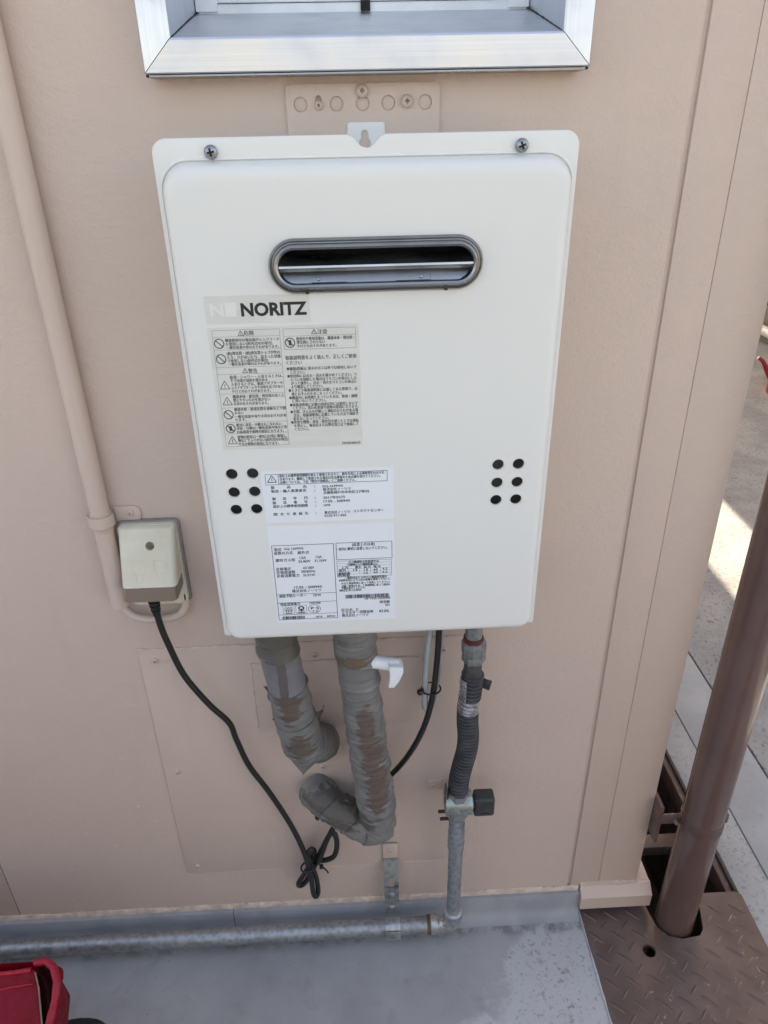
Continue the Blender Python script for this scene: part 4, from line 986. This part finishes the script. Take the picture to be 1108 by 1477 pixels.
SR = [(0, (-.428, -.217, .284)), (.06, (-.414, -.218, .286)), (.12, (-.402, -.226, .284)), (.18, (-.3955, -.239, .278)), (.24, (-.3955, -.254, .268)), (.30, (-.399, -.270, .254)), (.36, (-.4035, -.286, .240)), (.6, (-.411, -.317, .15)), (1, (-.444, -.344, .002))]
KB = [(0, (-.428, -.213, .280)), (.12, (-.410, -.212, .262)), (.36, (-.408, -.207, .19)), (.6, (-.43, -.205, .11)), (1, (-.475, -.210, .002))]
def front(u, v):
    e = curve(EF, v); p = Vector((-.80, e.y-.012*(1-v), e.z)).lerp(e, u); p.y += .014*math.sin(u*13+v*2.5)*v**.6*min(1, (1-u)*4)
    p.z -= .006*(1-v)*(.5+noise.noise((u*7, 2, 5)))*min(1, (1-u)*6); p = wob(p, .016*min(1, v*3+.15)*min(1, (1-u)*5)); return p+Vector((0, -1, .4))*(.006*noise.noise(p*38)*min(1, v*4)*min(1, (1-u)*5))
panel_grid(front, 40, 26, 'bag_red', 'front_panel')
def side(u, v): 
    a, b = curve(SR, v), curve(KB, v); p = a.lerp(b, u); p.x += .008*math.sin(u*math.pi)*(1-v); k = min(1, u*5)*min(1, (1-u)*5); return p+Vector((1, 0, 0))*(.008*noise.noise(p*26)*k)
panel_grid(side, 12, 40, 'bag_red', 'side_gusset')
def back(u, v):
    e = curve(KB, v); return wob(Vector((-.80, e.y, e.z)).lerp(e, u), .004*min(1, v*4)*min(1, (1-u)*5))
panel_grid(back, 30, 20, 'bag_red', 'back_panel')
panel_grid(lambda u, v: curve(EF, .02+v*.33).lerp(curve(SR, .02+v*.33), u)+Vector((-.006, .006, -.016*math.sin(u*math.pi)-.008)), 6, 12, 'bag_lining', 'lining', .0008)
def tubep(P, r, mat, name, flat=1): return obj(name, sweep(B(), P, lambda s, a, L, p: r*(1+.22*noise.noise(p*110)), 80, 12), mat, bg_)
tubep([front(k/14*.99, 0) for k in range(15)], .0030, 'bag_red', 'hem')
tubep([wob(curve(SR, t/60), .003) for t in range(0, 21)], .0044, 'bag_red', 'hem')
tubep([front(k/14*.99, .085)+Vector((0, -.0012, .0008)) for k in range(15)], .0012, 'bag_red', 'stitched_band')
tubep([curve(EF, t/60)+Vector((.0012, -.001, .0015)) for t in range(1, 22)], .0010, 'bag_piping', 'piping')
tubep([curve(EF, t/60)+Vector((.006, -.001, .002)) for t in range(20, 40)], .0010, 'bag_piping', 'piping')
bm = B(); bmesh.ops.create_uvsphere(bm, u_segments=40, v_segments=20, radius=1)
for v in bm.verts:
    x, y, z = v.co; s = lambda q, e: math.copysign(abs(q)**e, q)
    v.co = (-.442+.058*s(x, .8), -.215+.062*s(y, .8), .026+.026*s(z, .6)+.002*noise.noise(v.co*3))
tag(obj('pouch', bm, 'pouch_black'), 'black rounded pouch lying on the floor beside the red bag', 'pouch')

# ---------------------------------------------------------------- beyond the corner
nb = thing('neighbour_shed', 'shaded grey brown shed wall with a white pipe along its foot beyond the corner', 'shed', (3.5, 3.5, 0))
boxo('wall', 2.35, 6.5, 2.2, 7.5, .001, 2.32, 'shed_wall', nb, .004)
boxo('roof', 1.40, 7.0, .9, 8.0, 2.34, 2.41, 'roof_metal', nb, .01)  # unseen roof, overhang sized to bound the sunlit strip on the pavement
for yy in (2.35, 5.0): boxo('roof_bracket', 1.5, 2.35, yy, yy+.05, 2.28, 2.338, 'rail_white', nb, .003)
obj('foot_pipe', cyl(B(), (2.318, 2.3, .075), (2.318, 7.4, .075), .027, 20), 'rail_white', nb)
for yy in (2.6, 3.4, 4.2): obj('pipe_clip', lathe(B(), (2.318, yy-.02, .075), (0, 1, 0), [(0, .0272), (.0003, .031), (.0397, .031), (.04, .0272)], 20), 'rail_white', nb)
boxo('skirting', 2.342, 2.3495, 2.2, 7.5, .20, .26, 'black_void', nb, .001)
wc = thing('red_watering_can', 'red plastic can with a spout standing on the pavement beyond the corner', 'can', (2.04, 2.48, 0))
obj('body', lathe(B(), (2.03, 2.46, .001), (0, 0, 1), [(0, .088), (.006, .092), (.14, .084), (.155, .075), (.158, .060), (.158, .001)], 32), 'can_red', wc)
obj('spout', sweep(B(), [(1.955, 2.47, .055), (1.925, 2.475, .10), (1.895, 2.48, .150), (1.868, 2.485, .172)], lambda s, a, L, p: .014-.006*s/L, 24, 14), 'can_red', wc)
obj('handle', sweep(B(), [(2.10, 2.46, .14), (2.13, 2.46, .19), (2.08, 2.46, .225), (2.02, 2.46, .215), (1.99, 2.46, .157)], .008, 30, 10), 'can_red', wc)
# ---------------------------------------------------------------- unseen low wall added behind the viewer to block low sky light
pw = tag(obj('light_block_wall', box(B(), -6, 2.2, -1.95, -1.8, .0005, 1.05, .01, 2), 'concrete_kerb'), 'added low concrete wall out of view that blocks low sky light', 'wall')
